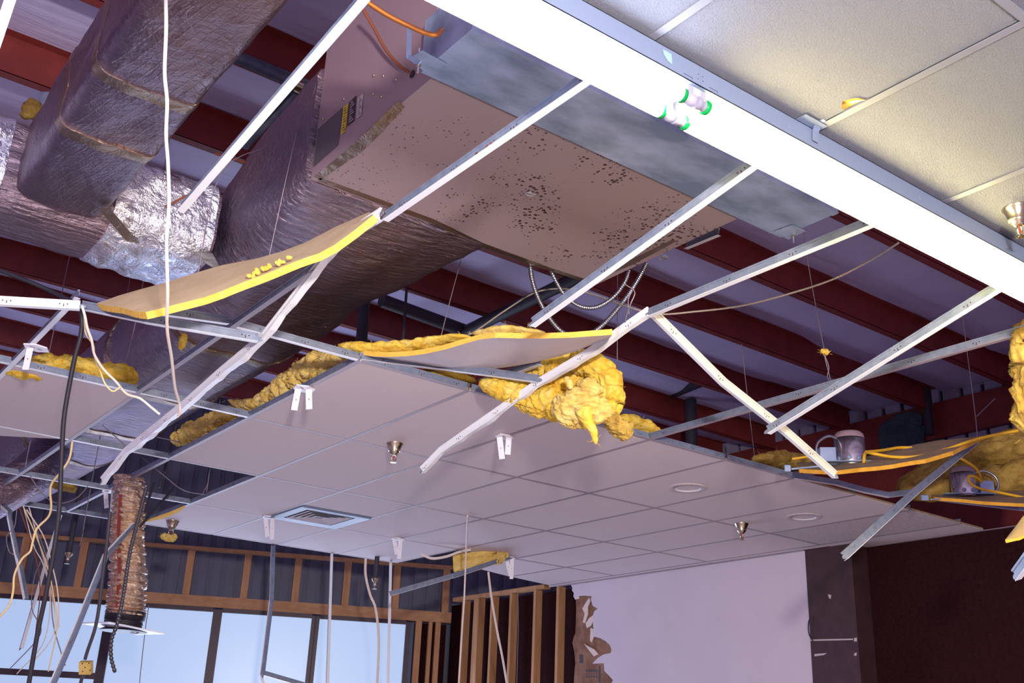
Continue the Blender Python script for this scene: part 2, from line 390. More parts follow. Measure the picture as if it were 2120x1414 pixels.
for k,y in enumerate(PY[1:-1]):
    p=MB(); z1=5.43; z0=5.17
    p.box((-7,y,z0),(9.0,y+.004,z1)); p.box((-7,y,z0),(9.0,y+.075,z0+.004)); p.box((-7,y-.07,z1-.004),(9.0,y,z1)); p.box((-7,y+.072,z0),(9,y+.075,z0+.02))
    o=p.build('roof_purlin','purlin')
    tag(o,'red steel roof purlin, %s one counted back from the window wall'%ORD[11-k],'roof beam','red steel roof purlins')
# gable end
mb=MB()
for k in range(64):
    y=-8+k*.25; mb.box((9.10,y,2.2),(9.16,y+.20,5.45)); mb.box((9.14,y+.20,2.2),(9.17,y+.25,5.45),1)
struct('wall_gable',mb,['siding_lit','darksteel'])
for z0,z1,nm in ((4.86,5.27,'topmost'),(3.6,4.74,'lower')):
    tag(MB().box((9.02,-8,z0),(9.09,7.5,z1)).build('wall_girt','purlin'),'dark red steel girt on the far gable wall, the %s of two'%nm,'wall beam','dark red girts on the gable wall')
# window wall
mb=MB()
for k in range(70):
    u=-3.4+k*.16; wbox(mb,u,u+.10,.30,.33,0,5.5); wbox(mb,u+.10,u+.16,.325,.335,0,5.5)
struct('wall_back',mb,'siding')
mul=[(.40,.48),(1.49,1.58),(2.59,2.69),(3.745,3.845),(5.0,5.1),(6.2,6.3)]
tp=2.765
for k in range(5):
    u0=mul[k][1]; u1=mul[k+1][0]; g=MB()
    if k>=3:
        wbox(g,u0,u1,.02,.03,2.03,tp); wbox(g,u0,u1,.02,.03,.3,1.975)
    else: wbox(g,u0,u1,.02,.03,.3,tp)
    o=struct('window_%d'%(k+1),g,'pane')
    f=MB(); wbox(f,u0-.05,u0,-.03,.06,.2,tp+.02); wbox(f,u1,u1+.05,-.03,.06,.2,tp+.02); wbox(f,u0,u1,-.03,.06,tp-.002,tp+.05); wbox(f,u0,u1,-.03,.06,.2,.3)
    if k>=3: wbox(f,u0,u1,-.02,.05,1.97,2.035)
    f.build('window_frame','frame',o)
mb=MB(); wbox(mb,-.02,.36,.10,.13,0,2.8); struct('wall_corner',mb,'darkwall')
# timber framing above the windows
def board(nm,mk,m,label,cat='timber',group=None): return tag(mk.build(nm,m),label,cat,group)
mb=MB(); wbox(mb,-.05,6.6,-.05,.04,2.81,2.93); board('window_header',mb,'wood2','long pine header beam running over the bright windows')
mb=MB(); wbox(mb,-.05,6.6,-.045,.045,3.44,3.482); board('top_plate',mb,'wood2','pine top plate crossing above the short studs over the windows')
su=[.03,.63,1.22,1.80,2.38,3.02,3.62,4.19,4.81,5.45,6.05]
for k,u in enumerate(su):
    mb=MB(); wbox(mb,u-.04,u+.04,-.045,.045,2.931,3.439)
    board('wooden_stud',mb,'wood','short pine stud over the window header, %s one from the room corner'%ORD[k],'timber','short studs above the windows')
for k,(u,w_) in enumerate([(.33,.035),(.19,.022),(.10,.03)]):
    mb=MB(); wbox(mb,u-w_,u+w_,-.045,.045,.0,2.809)
    board('wooden_stud',mb,'wood','pine stud below the header beside the last window, %s one from the window frame'%ORD[k],'timber')
# studs of the stripped part of the right wall
for k,(y,w_) in enumerate([(3.97,.022),(3.70,.05),(3.40,.02),(3.04,.02),(2.61,.02),(2.22,.02)]):
    mb=MB().box((5.60,y-w_,0),(5.69,y+w_,3.05)); 
    board('wooden_stud',mb,'wood','tall pine stud of the stripped wall, %s one from the room corner'%ORD[k],'timber','tall studs of the stripped wall')
board('top_plate',MB().box((5.60,2.45,3.052),(5.69,4.20,3.095)),'wood','pine top plate lying on the tall studs of the stripped wall')
struct('wall_behind_studs',MB().box((5.76,1.2,0),(5.80,4.45,3.04)),'darkwall')
# white drywall with the torn edge
def poly(mb,pts,x0,x1,mi=0):
    n=len(pts); a=[Vector((x0,p.y,p.z)) for p in pts]; b=[Vector((x1,p.y,p.z)) for p in pts]
    mb.add(a+b,[tuple(range(n)),tuple(range(2*n-1,n-1,-1))]+[(i,(i+1)%n,n+(i+1)%n,n+i) for i in range(n)],mi); return mb
X5=5.6
tear=[(1182,1212),(1185,1218),(1184,1222),(1188,1228),(1187,1236),(1192,1238),(1199,1234),(1208,1233),(1225,1234),(1223,1240),(1227,1254),(1237,1260),(1230,1266),(1227,1275),(1228,1296),(1229,1318),(1242,1321),(1253,1327),(1262,1335),(1266,1344),(1264,1352),(1249,1355),(1238,1362),(1226,1374),(1250,1373),(1251,1389),(1260,1398),(1269,1408),(1266,1414)]
T=[at(x,y,X=X5) for x,y in tear]; T[0].z=3.045
pts=[Vector((X5,-.99,0)),Vector((X5,-.99,3.045))]+T+[Vector((X5,1.1,1.2)),Vector((X5,1.15,0))]
mb=MB()
# fan the concave sheet out in strips so the faces stay planar and clean
def strips(mb,T,yr,x0,x1,mi):
    for a,b in zip(T[:-1],T[1:]):
        if abs(a.z-b.z)<1e-4: continue
        mb.add([(x0,a.y,a.z),(x0,yr,a.z),(x0,yr,b.z),(x0,b.y,b.z),(x1,a.y,a.z),(x1,yr,a.z),(x1,yr,b.z),(x1,b.y,b.z)],[(0,1,2,3),(4,7,6,5),(0,3,7,4)],mi)
poly(mb,pts,5.600,5.613)
WR_=struct('wall_right',mb,'drywall')
bl=[at(x,y,X=5.615) for x,y in [(1187,1216),(1192,1240),(1193,1262),(1192,1290),(1191,1312),(1188,1318),(1185,1331),(1189,1350),(1191,1372),(1189,1395),(1188,1414)]]
bp_=[Vector((5.615,.9,3.04))]+bl+[Vector((5.615,1.9,0)),Vector((5.615,.9,0))]
o=poly(MB(),bp_,5.615,5.622).build('board_backing_paper','paper',WR_)
ik=MB()
for r_,(y0,y1) in enumerate([(1386,1392),(1395,1397),(1399,1403)]):
    for c in range(5):
        x=1213+c*5; q=[at(x,y0,X=5.6135),at(x+3.4,y0,X=5.6135),at(x+3.4,y1,X=5.6135),at(x,y1,X=5.6135)]; ik.add(q,[(0,1,2,3)])
for a,b,c_,d_ in [((1240,1378),(1243,1378),(1243,1412),(1239,1412)),((1199,1355),(1207,1355),(1207,1373),(1200,1373))]:
    ik.add([at(*q,X=5.6135) for q in (a,b,c_,d_)],[(0,1,2,3)])
ik.build('printed_ink','ink',o)
for k,pp in enumerate([[(1205,1260),(1212,1248),(1219,1238),(1221,1244),(1216,1256),(1216,1272),(1210,1290),(1206,1288),(1210,1270)],[(1219,1280),(1227,1274),(1228,1284),(1222,1296),(1214,1300),(1212,1290)],[(1222,1300),(1227,1302),(1229,1316),(1224,1330),(1221,1326)],[(1209,1333),(1217,1338),(1229,1344),(1238,1354),(1229,1359),(1220,1348)],[(1188,1236),(1197,1234),(1199,1239),(1190,1241)]]):
    q=[at(x,y,X=5.598) for x,y in pp]; poly(MB(),q,5.6005,5.611).build('torn_gypsum_scrap','gypsum',o)
struct('wall_right_dark',MB().box((5.80,-9.5,0),(5.86,-1.0,3.045)),'darkwall')
col=struct('trim_1',MB().box((5.595,-1.43,0),(5.86,-.985,3.045)),'column')
sc_=MB()
for q in [((1675,1324),(1766,1322),(1766,1325),(1675,1327)),((1686,1354),(1712,1352),(1706,1356),(1686,1359)),((1714,1230),(1721,1232),(1720,1240),(1716,1238)),((1768,1321),(1774,1320),(1774,1328),(1768,1328)),((1769,1352),(1774,1351),(1773,1358),(1768,1357))]:
    sc_.add([at(x,y,X=5.594) for x,y in q],[(0,1,2,3)])
sc_.build('seam_shine_and_flecks','white_label',col)  # shine of the wrap seam drawn as a pale strip, plus white flecks
cable('hanging_wire',[at(1679,1275,X=5.58),at(1674,1290,X=5.57),at(1675,1312,X=5.57),at(1683,1327,X=5.58)],.005,'black','thin black wire loop at the left edge of the dark column','wire')

# ================================================================== suspended ceiling: tees and tiles
GX=[.61*k for k in range(0,10)]; GY=[-2.44,-1.22,0.0,1.22,2.30]
rows=['front row at the broken edge','second row from the broken edge','third row from the broken edge','back row near the windows']
def tile(x0,x1,y0,y1,label,m='tile',z=H+.0005,group='white ceiling tiles',cut=None,dz=None,edge=0):
    t=thing('ceiling_tile',label,'ceiling tile',((x0+x1)/2,(y0+y1)/2,z),group)
    pl=cut or [(x0+.004,y0+.004),(x1-.004,y0+.004),(x1-.004,y1-.004),(x0+.004,y1-.004)]
    f=dz or (lambda x,y:0)
    def slab(za,zb):
        mb=MB(); n=len(pl); mb.add([(x,y,z+f(x,y)+za) for x,y in pl]+[(x,y,z+f(x,y)+zb) for x,y in pl],[tuple(range(n))[::-1],tuple(range(n,2*n))]+[(i,(i+1)%n,n+(i+1)%n,n+i) for i in range(n)]); return mb
    slab(0,.003).build('face',m,t); slab(.003,.016).build('fibre_backing','tile_back_d' if edge else 'tile_edge',t)
    return t
def sagf(x,y):   # the bay next to the hole where the edge bar has pulled out of line
    return 0
for r in range(4):
    for k in range(0,10):
        x0=.61*k; x1=x0+.61; y0,y1=GY[r],GY[r+1]
        if r<2 and k<1: continue
        if r>=2 and k<2: continue
        if r==3 and k==6: continue
        x1=min(x1,5.595 if y0>=-1.3 else 5.79)
        if k==9 and r>0: x1=5.595
        lab='white ceiling tile in the %s, %s from the left'%(rows[r],ORD[k-(1 if r<2 else 2)])
        cut=None; m='tile'
        if r==2 and k==3: # holds the air diffuser: short tile in front of it
            tile(x0,x1,0,.60,'short white ceiling tile beside the square air diffuser',m); continue
        if r==0 and k==8: m='tile_speck'; lab='speckled grey-white ceiling tile near the dark wall, different from its plain neighbours'
        if r==3 and k==7: cut=[(x0+.004,y0+.004),(x1-.004,y0+.004),(x1-.004,2.10),(x0+.004,1.92)]
        if r==3 and k>=8: cut=[(x0+.004,y0+.004),(x1-.004,y0+.004),(x1-.004,2.10+.13*(k-7)),(x0+.004,2.10+.13*(k-8))]
        tile(x0,x1,y0,y1,lab,m,cut=cut,edge=(r==0))
# the tile left in the open part on the left
tile(-.61,0,-1.22,0,'white ceiling tile left alone in the open grid, yellow wool heaped on it',cut=[(-.60,-1.21),(-.006,-1.21),(-.006,-.006),(-.46,.30),(-.60,.30)])
# tees of the intact part (main bars run away from the camera)
mains=[(0,-3.25,2.30),(.61,-2.44,2.30),(1.22,-2.44,2.30),(1.83,-2.44,2.30),(2.44,-4.80,2.30),(3.05,-2.44,2.30),(3.66,-2.44,2.30),(4.27,-2.44,1.95),(4.88,-2.44,2.05),(5.49,-2.44,2.2)]
nm=['on the left edge of the open duct bays','carrying the left edge of the intact tiles','first one inside the intact tiles','second one inside the intact tiles','running all the way from the strip light to the windows','fourth one inside the intact tiles','fifth one inside the intact tiles, just before the can lights','sixth one inside the intact tiles','seventh one inside the intact tiles','last one beside the right wall']
for (x,a,b),t in zip(mains,nm):
    tee('main_ceiling_bar',[(x,a,H),(x,b,H)],'long white ceiling bar, '+t,'straight long ceiling bars',fm='tee_grey',hook=x<1 or x==2.44,slots=x<1.3 or x==2.44)
for j,y in enumerate(GY):
    for k in range(1,9 if j else 6):
        x0=.61*k; 
        if (j==4 and k>=6) or (j>=3 and k==1): continue
        tee('cross_bar',[(x0+.013,y,H),(x0+.597,y,H)],'short white cross bar, %s line from the broken edge, %s from the left'%(ORD[j],ORD[k-1]),'short cross bars of the intact ceiling',fm='tee_grey',hook=False,slots=(j==0 or (j>=3 and k<2)))
tee('main_ceiling_bar',[(-.61,-2.30,H),(-.61,2.3,H)],'white ceiling bar at the left frame edge carrying a clip with one flap')
for y,x0,x1,t in [(-1.22,-1.25,-.62,'on the left of the leaning clip bar'),(-1.22,-.60,-.012,'along the front of the lone left tile'),(-1.22,.012,.598,'bridging the open duct bay in front of the long wool roll'),
                  (0,-.6,-.012,'along the back of the lone left tile'),(0,.012,.598,'crossing just behind the long wool roll'),
                  (1.22,-.6,-.012,'at the far left behind the foil duct'),(1.22,.012,.598,'left of the clip above the hanging flex duct'),(1.22,.622,1.208,'right of the clip above the hanging flex duct'),
                  (2.30,-.6,-.012,'at the far left over the windows'),(2.30,.012,.598,'over the windows left of the hanging flex duct'),(2.30,.622,1.208,'over the windows behind the hanging flex duct'),
                  (-2.44,.012,.598,'left of the sagging centre tile')]:
    tee('cross_bar',[(x0,y,H),(x1,y,H)],'short white cross bar '+t)
tee('cross_bar',[at(338,652,Y=-2.5),at(472,671,Y=-2.45)],'short tan-lit cross bar half hidden below the leaning yellow-edged tile')

# broken and hanging bars
tee('bent_ceiling_bar',[(0,-4.84,H+.0),(0,-3.70,H+.005)],'rusty straight bar from the light fixture across the air unit to the folded hanging bar',rust=(.30,.36,.42,.47,.52,.58,.64),cat='ceiling grid bar')
tee('bent_ceiling_bar',[at(786,453,X=-.004),at(700,508,X=-.004),at(683,528,X=-.004),at(545,708,X=-.004),at(455,783,X=-.004),at(384,846,X=-.004),at(262,943,X=-.004),at(213,1003,X=-.004)],
    'long white bar buckled below the leaning tile, dangling down to the lower left',roll=[0,4,0,-8,-12,-14,-16,-18],wave=.016,h=.042,w=.030,wm='tee')
tee('bent_ceiling_bar',[(1.22,-4.84,H),(1.22,-3.70,H)],'straight bar from the light fixture to where the second dangling bar folds down')
tee('bent_ceiling_bar',[at(1345,652,X=1.224),at(1215,742,X=1.22),at(1122,797,X=1.22),at(955,912,X=1.22),at(915,940,X=1.22),at(876,980,X=1.22)],
    'long white bar folded down in front of the yellow wool wad, loose end dangling',roll=[-4,-6,-10,-12,-14,-16],wave=.013,h=.038,w=.028,wm='tee')
tee('hanging_cross_bar',[(.61,-4.84,H-.02),at(1103,676,X=.61)],'straight loose bar hanging across the spotted air unit, its end by the flex conduits')
tee('hanging_cross_bar',[at(2068,602,X=1.83),at(1592,898,X=1.83)],'straight loose bar at the right whose end crosses the kinked loose bar')
tee('hanging_cross_bar',[at(1350,655,Y=-3.66),at(1495,798,Y=-3.66),at(1625,900,Y=-3.66),at(1727,990,Y=-3.66)],'kinked loose bar hanging from the fold down towards the shiny can light',roll=[16,16,12,12],wm='tee_cream')
tee('hanging_cross_bar',[at(165,640,X=-.62),at(300,668,Y=-2.72),at(533,708,X=-.03)],'slanting bar under the leaning tile from the white cable to the buckled bar')
tee('hanging_cross_bar',[at(-60,628,Y=-2.35),at(165,641,X=-.63)],'pale bar entering at the left frame edge and meeting the black cable',wm='tee')
tee('hanging_cross_bar',[(.61,-2.44,H+.004),at(900,763,X=1.0),at(1112,792,X=1.205)],'slanting bar under the sagging centre tile to the folded white bar')
tee('hanging_cross_bar',[at(990,800,Y=-2.43),at(1120,755,X=1.22)],'bar leaning against the yellow wool below the sagging centre tile',hook=False)
tee('hanging_cross_bar',[at(374,438,X=-.62),at(757,-4,X=-.62)],'plain white bar slanting in front of the foil ducts up to the top frame edge',h=.030,hook=False,slots=False,roll=0)
tee('hanging_cross_bar',[at(-34,165,X=-1.28),at(44,-70,X=-1.28)],'white bar cut off by the top left frame corner',hook=False)
tee('sagging_edge_bar',[(3.66,-2.44,H),at(1730,1004,Y=-2.45),at(1790,1020,Y=-2.47),at(1840,1030,Y=-2.5),at(1900,1022,Y=-2.5)],'front edge bar buckled out of line below the shiny can lights')
tee('sagging_edge_bar',[at(1905,1032,Y=-2.35),at(2140,1060,Y=-2.35)],'front edge bar under the second can light at the right frame edge')
tee('hanging_cross_bar',[at(2025,918,d=6.5),at(1900,1022,d=5.5),at(1752,1158,d=4.6)],'narrow loose bar hanging over the dark wall at the right',roll=[25,25,25])
tee('hanging_cross_bar',[at(1062,1155,z=3.05),at(940,1196,d=8.35),at(808,1234,d=8.0)],'grey loose bar slanting from the clip near the stud wall down over the windows',hook=False)
tee('hanging_cross_bar',[at(126,1066,d=8.4),at(105,1130,d=8.2),at(45,1342,d=7.6)],'plain pale bar dangling over the left window, its cut end at mid pane',slots=False,hook=False,roll=150)
tee('hanging_cross_bar',[at(275,1085,d=7.0),at(215,1150,d=6.6),at(150,1310,d=6.2),at(98,1430,d=5.9)],'punched grey bar hanging steeply left of the foil flex duct',hook=False,roll=-80)
tee('hanging_cross_bar',[at(-8,1040,d=7.6),at(15,1060,d=7.5),at(35,1160,d=7.4),at(50,1240,d=7.3)],'bent grey bar hanging at the left frame edge above the window',hook=False,roll=-60)
tee('hanging_cross_bar',[at(562,1130,z=3.05),at(558,1250,d=8.9),at(540,1396,d=8.7),at(552,1440,d=8.7)],'bent bar hanging from the ceiling edge in front of the second window',hook=False,roll=[-70]*4)
tee('hanging_cross_bar',[at(540,1396,d=8.68),at(640,1425,d=8.9)],'pale bar leading off the foot of the bent hanging bar at the bottom frame edge',hook=False,slots=False)
tee('hanging_cross_bar',[at(687,1145,z=3.05),at(678,1430,d=8.75)],'thin white bar hanging plumb in front of the window, nearer the hanging flex duct',hook=False,slots=False,roll=165,h=.03,w=.026)
tee('hanging_cross_bar',[at(809,1160,z=3.05),at(803,1430,d=9.1)],'thin white bar hanging plumb in front of the last window by the studs',hook=False,slots=False,roll=165,h=.03,w=.026)
tee('hanging_cross_bar',[at(2108,1200,d=3.4),at(2160,1130,d=3.2)],'broken bar end poking in at the right frame edge over the dark wall',roll=20)
tee('hanging_cross_bar',[at(1420,515,Y=-3.15),at(1488,487,Y=-3.45)],'short metal channel stub fixed at the far corner of the spotted unit',hook=False,slots=False)
# wall angle
board('wall_angle',MB().box((5.575,-.98,3.044),(5.599,2.2,3.0475)),'tee_grey','thin white wall angle along the top of the white wall','ceiling grid bar')
board('wall_angle',MB().box((5.775,-7,3.044),(5.799,-1.44,3.0475)),'tee_grey','thin white wall angle along the top of the dark wall','ceiling grid bar')

# near textured tiles and their bars at the top right
YN=-4.985
nt=[(-.61,0),(0,.625),(.625,1.25),(1.25,1.86),(1.86,2.47)]
lab=['textured white ceiling tile at the top frame edge beside the cool tubes','textured white ceiling tile filling the top right, chipped at one corner','textured white ceiling tile in the yellow glow above the tube clip','textured white ceiling tile behind the near sprinkler','textured white ceiling tile at the right frame edge past the near sprinkler']
for (a,b),l in zip(nt,lab):
    t=thing('ceiling_tile',l,'ceiling tile',((a+b)/2,-5.3,H),'textured near ceiling tiles')
    y0=-5.572 if b<.7 else -6.2
    mb=MB(); nx,ny=30,30
    if a==0:  # chipped corner
        mb.add([(x,y,H+.001) for x,y in ((.003,y0),(.612,y0),(.612,-5.15),(.585,-5.135),(.572,-5.105),(.590,-5.085),(.612,-5.08),(.612,YN+.04),(.003,YN+.04))],[tuple(range(9))])
        mb.build('face','tile_tex',t)
        c=MB(); c.add([(.622,-5.16,H+.012),(.56,-5.14,H+.014),(.555,-5.08,H+.014),(.622,-5.07,H+.012)],[(0,1,2,3)]); c.build('exposed_fibre','tile_edge',t)
        q=MB(); q.add([(.612,-5.15,H-.001),(.585,-5.135,H-.006),(.580,-5.118,H-.004),(.600,-5.112,H+.001)],[(0,1,2,3)]); q.build('torn_flap','gypsum',t)
    else:
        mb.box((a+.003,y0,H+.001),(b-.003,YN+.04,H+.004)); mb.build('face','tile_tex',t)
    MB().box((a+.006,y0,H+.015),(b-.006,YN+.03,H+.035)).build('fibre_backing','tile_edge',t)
    if b<.7:
        t2=thing('ceiling_tile','textured white ceiling tile in the top right frame corner' if a==0 else 'textured white ceiling tile above the top frame edge','ceiling tile',((a+b)/2,-5.9,H))
        MB().box((a+.003,-6.2,H+.001),(b-.003,-5.59,H+.02)).build('face','tile_tex',t2)
for x,l in [(0,'flat white bar between the textured tiles nearest the tube joint'),(.625,'flat white bar between textured tiles, ending at the fixture clip'),(1.25,'flat white bar between textured tiles beside the near sprinkler'),(1.86,'flat white bar between textured tiles at the right frame edge')]:
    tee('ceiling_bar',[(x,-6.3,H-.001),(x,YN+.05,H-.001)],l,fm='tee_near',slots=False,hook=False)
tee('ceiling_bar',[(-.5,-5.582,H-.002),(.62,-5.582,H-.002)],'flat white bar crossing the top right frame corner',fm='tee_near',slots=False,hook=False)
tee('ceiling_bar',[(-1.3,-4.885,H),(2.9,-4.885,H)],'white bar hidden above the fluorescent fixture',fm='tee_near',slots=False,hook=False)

# ================================================================== fluorescent strip lights
def strip_light(x0,x1,label,tm,ends):
    t=thing('fluorescent_strip_light',label,'light fixture',((x0+x1)/2,-4.9,2.98))
    b=MB(); ya,yb=-4.978,-4.818
    b.box((x0,ya,2.981),(x1,ya+.002,3.043)); b.box((x0,yb-.002,2.981),(x1,yb,3.043)); b.box((x0,ya,3.041),(x1,yb,3.043)); b.box((x0,ya,2.981),(x1,ya+.012,2.983)); b.box((x0,yb-.012,2.981),(x1,yb,2.983))
    b.build('channel','fixture',t)
    r=MB(); r.add([(x0,ya+.012,2.982),(x0,-4.935,3.0),(x0,-4.86,3.0),(x0,yb-.012,2.982),(x1,ya+.012,2.982),(x1,-4.935,3.0),(x1,-4.86,3.0),(x1,yb-.012,2.982)],[(0,1,5,4),(1,2,6,5),(2,3,7,6)])
    r.build('reflector','reflector',t)
    for i,y in enumerate((-4.952,-4.870)):
        e0,e1=x0+ends[0]+(.01 if i else 0),x1-ends[1]+(.01 if i else 0)
        tb=MB().lathe((e0,y,2.950),(1,0,0),[(.0185,.012),(.019,.02),(.019,e1-e0-.02),(.0185,e1-e0-.012)],28).build('tube',tm,t)
        for ex,sg in ((e0,1),(e1,-1)):
            MB().lathe((ex,y,2.950),(sg,0,0),[(.0165,-.002),(.0195,0),(.0195,.010),(.0188,.012)],28).build('end_cap','green',tb)
            h=MB(); cx=ex-sg*.014
            h.lathe((ex-sg*.002,y,2.950),(-sg,0,0),[(.015,0),(.0145,.012),(.017,.014),(.017,.030)],20); h.box((cx-.010,y-.014,2.952),(cx+.010,y+.014,3.0))
            h.build('lamp_holder','holder',t)
    d=MB()
    for x in (x0+.008,x1-.008):
        for z in (3.0,3.014): d.lathe((x,ya-.0006,z),(0,1,0),[(.0016,0),(.0016,.001)],8)
    for x in ((x0+.03),(x1-.06)):
        d.box((x,ya-.0008,2.992),(x+.03,ya,2.993)); d.box((x+.03,ya-.0008,2.987),(x+.031,ya,2.993))
    d.build('screw_hole','ink',t)
    kn=MB()
    for x in [x0+.35+.6*k for k in range(int((x1-x0)/.6))]: kn.lathe((x,ya-.0012,3.012),(0,1,0),[(.011,0),(.0115,.0012)],20)
    kn.build('knockout','fixture',t)
    return t
JX=.165
f1=strip_light(-2.2,JX,'cool white two-tube fluorescent strip light reaching the top frame edge','tube',(.02,.036))
f2=strip_light(JX+.001,2.55,'warmer two-tube fluorescent strip light running down to the right frame edge','tubew',(.036,.02))
lb=MB(); p=[(.033,-4.9795,3.028),(.062,-4.9795,3.028),(.064,-4.9795,2.998),(.050,-4.9795,3.002),(.036,-4.9795,3.014)]; lb.add(p,[tuple(range(5))]); 
MT['teal']=mat('teal_sticker',(.25,.45,.52),.3); lb.build('sticker','teal',f1)
# printed strip on the tube end
pr=MB()
for k in range(9):
    x=.045+k*.0035
    vs=[]
    for xx in (x,x+(.0022 if k%3 else .001)):
        for a in (215,240): vs.append((xx,-4.952+.0193*math.cos(R(a)),2.950+.0193*math.sin(R(a))))
    pr.add([vs[0],vs[1],vs[3],vs[2]],[(0,1,2,3)])
pr.build('printed_bars',mat('pale_print',(.45,.36,.16),.6),f1)
ck=thing('fixture_clip','white steel clip hooking the strip light to the bar beside the textured tiles','bracket',(.62,-4.98,3.0))
mb=MB(); mb.tube([at(1704,262,z=3.047),at(1712,275,Y=-4.985),at(1716,300,Y=-4.984)],.001,4); 
a=Vector((.595,-4.995,3.049)); 
mb=MB(); s_=[(-5.02,3.049),(-4.995,3.046),(-4.986,3.030),(-4.983,3.0)]
for (y0,z0),(y1,z1) in zip(s_[:-1],s_[1:]): mb.add([(.598,y0,z0),(.622,y0,z0),(.622,y1,z1),(.598,y1,z1),(.598,y0+.002,z0+.001),(.622,y0+.002,z0+.001),(.622,y1+.002,z1+.001),(.598,y1+.002,z1+.001)],[(0,1,2,3),(4,7,6,5),(0,3,7,4),(1,5,6,2)])
mb.build('strap','fixture',ck)
MB().box((.54,-5.01,3.0435),(.63,-4.93,3.0455)).build('plate','fixture',ck)

# ================================================================== ceiling clips with hanging flaps
def clip(x,y,label,l1,l2,a1=0,a2=0,s=1,one=False,rz=30):
    t=thing('ceiling_clip',label,'bracket',(x,y,H),'white clips left on the ceiling bars')
    c,sn=math.cos(R(rz)),math.sin(R(rz)); W=lambda u,v,z:Vector((x+(u*c-v*sn)*s,y+(u*sn+v*c)*s,H+z*s))
    o=[W(.062*q[0],.048*q[1],0) for q in [(-1,0),(-.45,.9),(.45,.9),(1,0),(.45,-.9),(-.45,-.9)]]
    mb=MB(); mb.add([p+Vector((0,0,-.002)) for p in o]+[p+Vector((0,0,-.008)) for p in o],[tuple(range(6)),tuple(range(11,5,-1))]+[(i,(i+1)%6,6+(i+1)%6,6+i) for i in range(6)])
    mb.build('plate','white',t)
    sl=MB(); 
    for q in (-.02,.015): sl.add([W(q-.012,-.006,-.0085),W(q+.012,-.006,-.0085),W(q+.012,.0,-.0085),W(q-.012,.0,-.0085)],[(0,1,2,3)])
    sl.build('slot','rust',t)
    for u,l,a in ((-.028,l1,a1),(.022,l2,a2)):
        if one and u>0: continue
        sx=XR.copy(); dn=(Matrix.Rotation(R(a),3,ZF)@Vector((0,0,-1))); dn=dn.normalized(); sx=dn.cross(ZF).normalized()*-1
        p0=W(0,0,-.006)+XR*u*s; m2=p0+dn*l*.5*s
        g=MB(); g.obox(m2,sx,dn,ZF,.015*s,l*.5*s,.0008); g.build('flap','white',t)
        g=MB(); g.lathe(m2-ZF*.002,ZF,[(.0028*s,0),(.0028*s,.001)],8); g.build('rivet','rust',t)
    return t
clip(-.585,-1.57,'white clip with one long flap on the bar at the left frame edge',.105,.09,0,0,1,True,15)
clip(.60,-1.90,'white clip with two flaps below the big roll of yellow wool',.105,.10,4,-8,1.05)
clip(1.825,-1.92,'white clip with two flaps over the tiles beneath the yellow wool wad',.12,.095,-10,2,1.05)
clip(.625,1.24,'white clip with two flaps beside the loose end of the buckled bar',.11,.14,-14,-8,1.1)
clip(1.85,1.20,'white clip with two flaps at the corner of the square air diffuser',.14,.155,-14,-6,1.1)
clip(3.02,1.20,'white clip with one clear flap over the last window, right of the diffuser',.12,.15,-16,0,1.1)
clip(4.20,1.20,'white clip with two flaps above the stripped stud wall, by the open tile bay',.15,.17,-18,0,1.1)

# ================================================================== sprinklers
def sprinkler(x,y,label,s=1,wool=False,hook=None):
    t=thing('fire_sprinkler',label,'sprinkler',(x,y,H))
    c=(x,y,H)
    MB().lathe(c,(0,0,-1),[(.043*s,-.004*s),(.044*s,.001*s),(.040*s,.006*s),(.031*s,.030*s),(.030*s,.040*s)],32).build('escutcheon','brass',t)
    MB().lathe(c,(0,0,-1),[(.026*s,.036*s),(.026*s,.046*s),(.018*s,.05*s),(.018*s,.056*s),(.010*s,.06*s)],20).build('cup_ring','brass',t)
    g=MB()
    for sg in (-1,1): g.tube([Vector(c)+Vector((sg*.006*s,0,-.055*s)),Vector(c)+Vector((sg*.015*s,0,-.068*s)),Vector(c)+Vector((sg*.012*s,0,-.085*s)),Vector(c)+Vector((0,0,-.093*s))],.003*s,6)
    g.build('frame_arms','brass',t)
    MB().lathe(c,(0,0,-1),[(.0022*s,.06*s),(.0028*s,.075*s),(.0022*s,.088*s)],8).build('glass_bulb','redglass',t)
    d=MB()
    for k in range(10):
        a=2*math.pi*k/10; d.obox(Vector(c)+Vector((math.cos(a)*.010*s,math.sin(a)*.010*s,-.097*s)),Vector((math.cos(a),math.sin(a),0)),Vector((-math.sin(a),math.cos(a),0)),UZ,.007*s,.0022*s,.0008*s)
    d.lathe(c,(0,0,-1),[(.006*s,.092*s),(.008*s,.0985*s)],12); d.build('deflector','brass',t)
    return t
sprinkler(1.46,-1.34,'nickel fire sprinkler on the tile right of the second dangling bar',1.15)
sprinkler(4.47,-1.30,'nickel fire sprinkler between the two round ceiling trims',1.25)
sprinkler(1.36,1.98,'nickel fire sprinkler at the tile edge with a tuft of wool stuck on it',1.25)
p=at(2105,432,z=3.05); sprinkler(p.x,p.y,'large near nickel fire sprinkler at the right frame edge',1.0)
for k,(x,y,s) in enumerate([(143,1165,1),(777,1218,1)]):
    q=at(x,y-20,d=9.2+k*.5); t=thing('fire_sprinkler',['chrome upright sprinkler head above the left window','small bright sprinkler head above the last window'][k],'sprinkler',q)
    MB().lathe(q,(0,0,-1),[(.036,0),(.032,.015),(.016,.035),(.014,.06)],16).build('escutcheon','brass',t); MB().lathe(q,(0,0,-1),[(.010,.06),(.014,.09),(.022,.094)],12).build('deflector','brass',t)
    MB().tube([q,q+Vector((0,0,.75-.2*k))],.022,10).build('drop_pipe','darksteel',t)

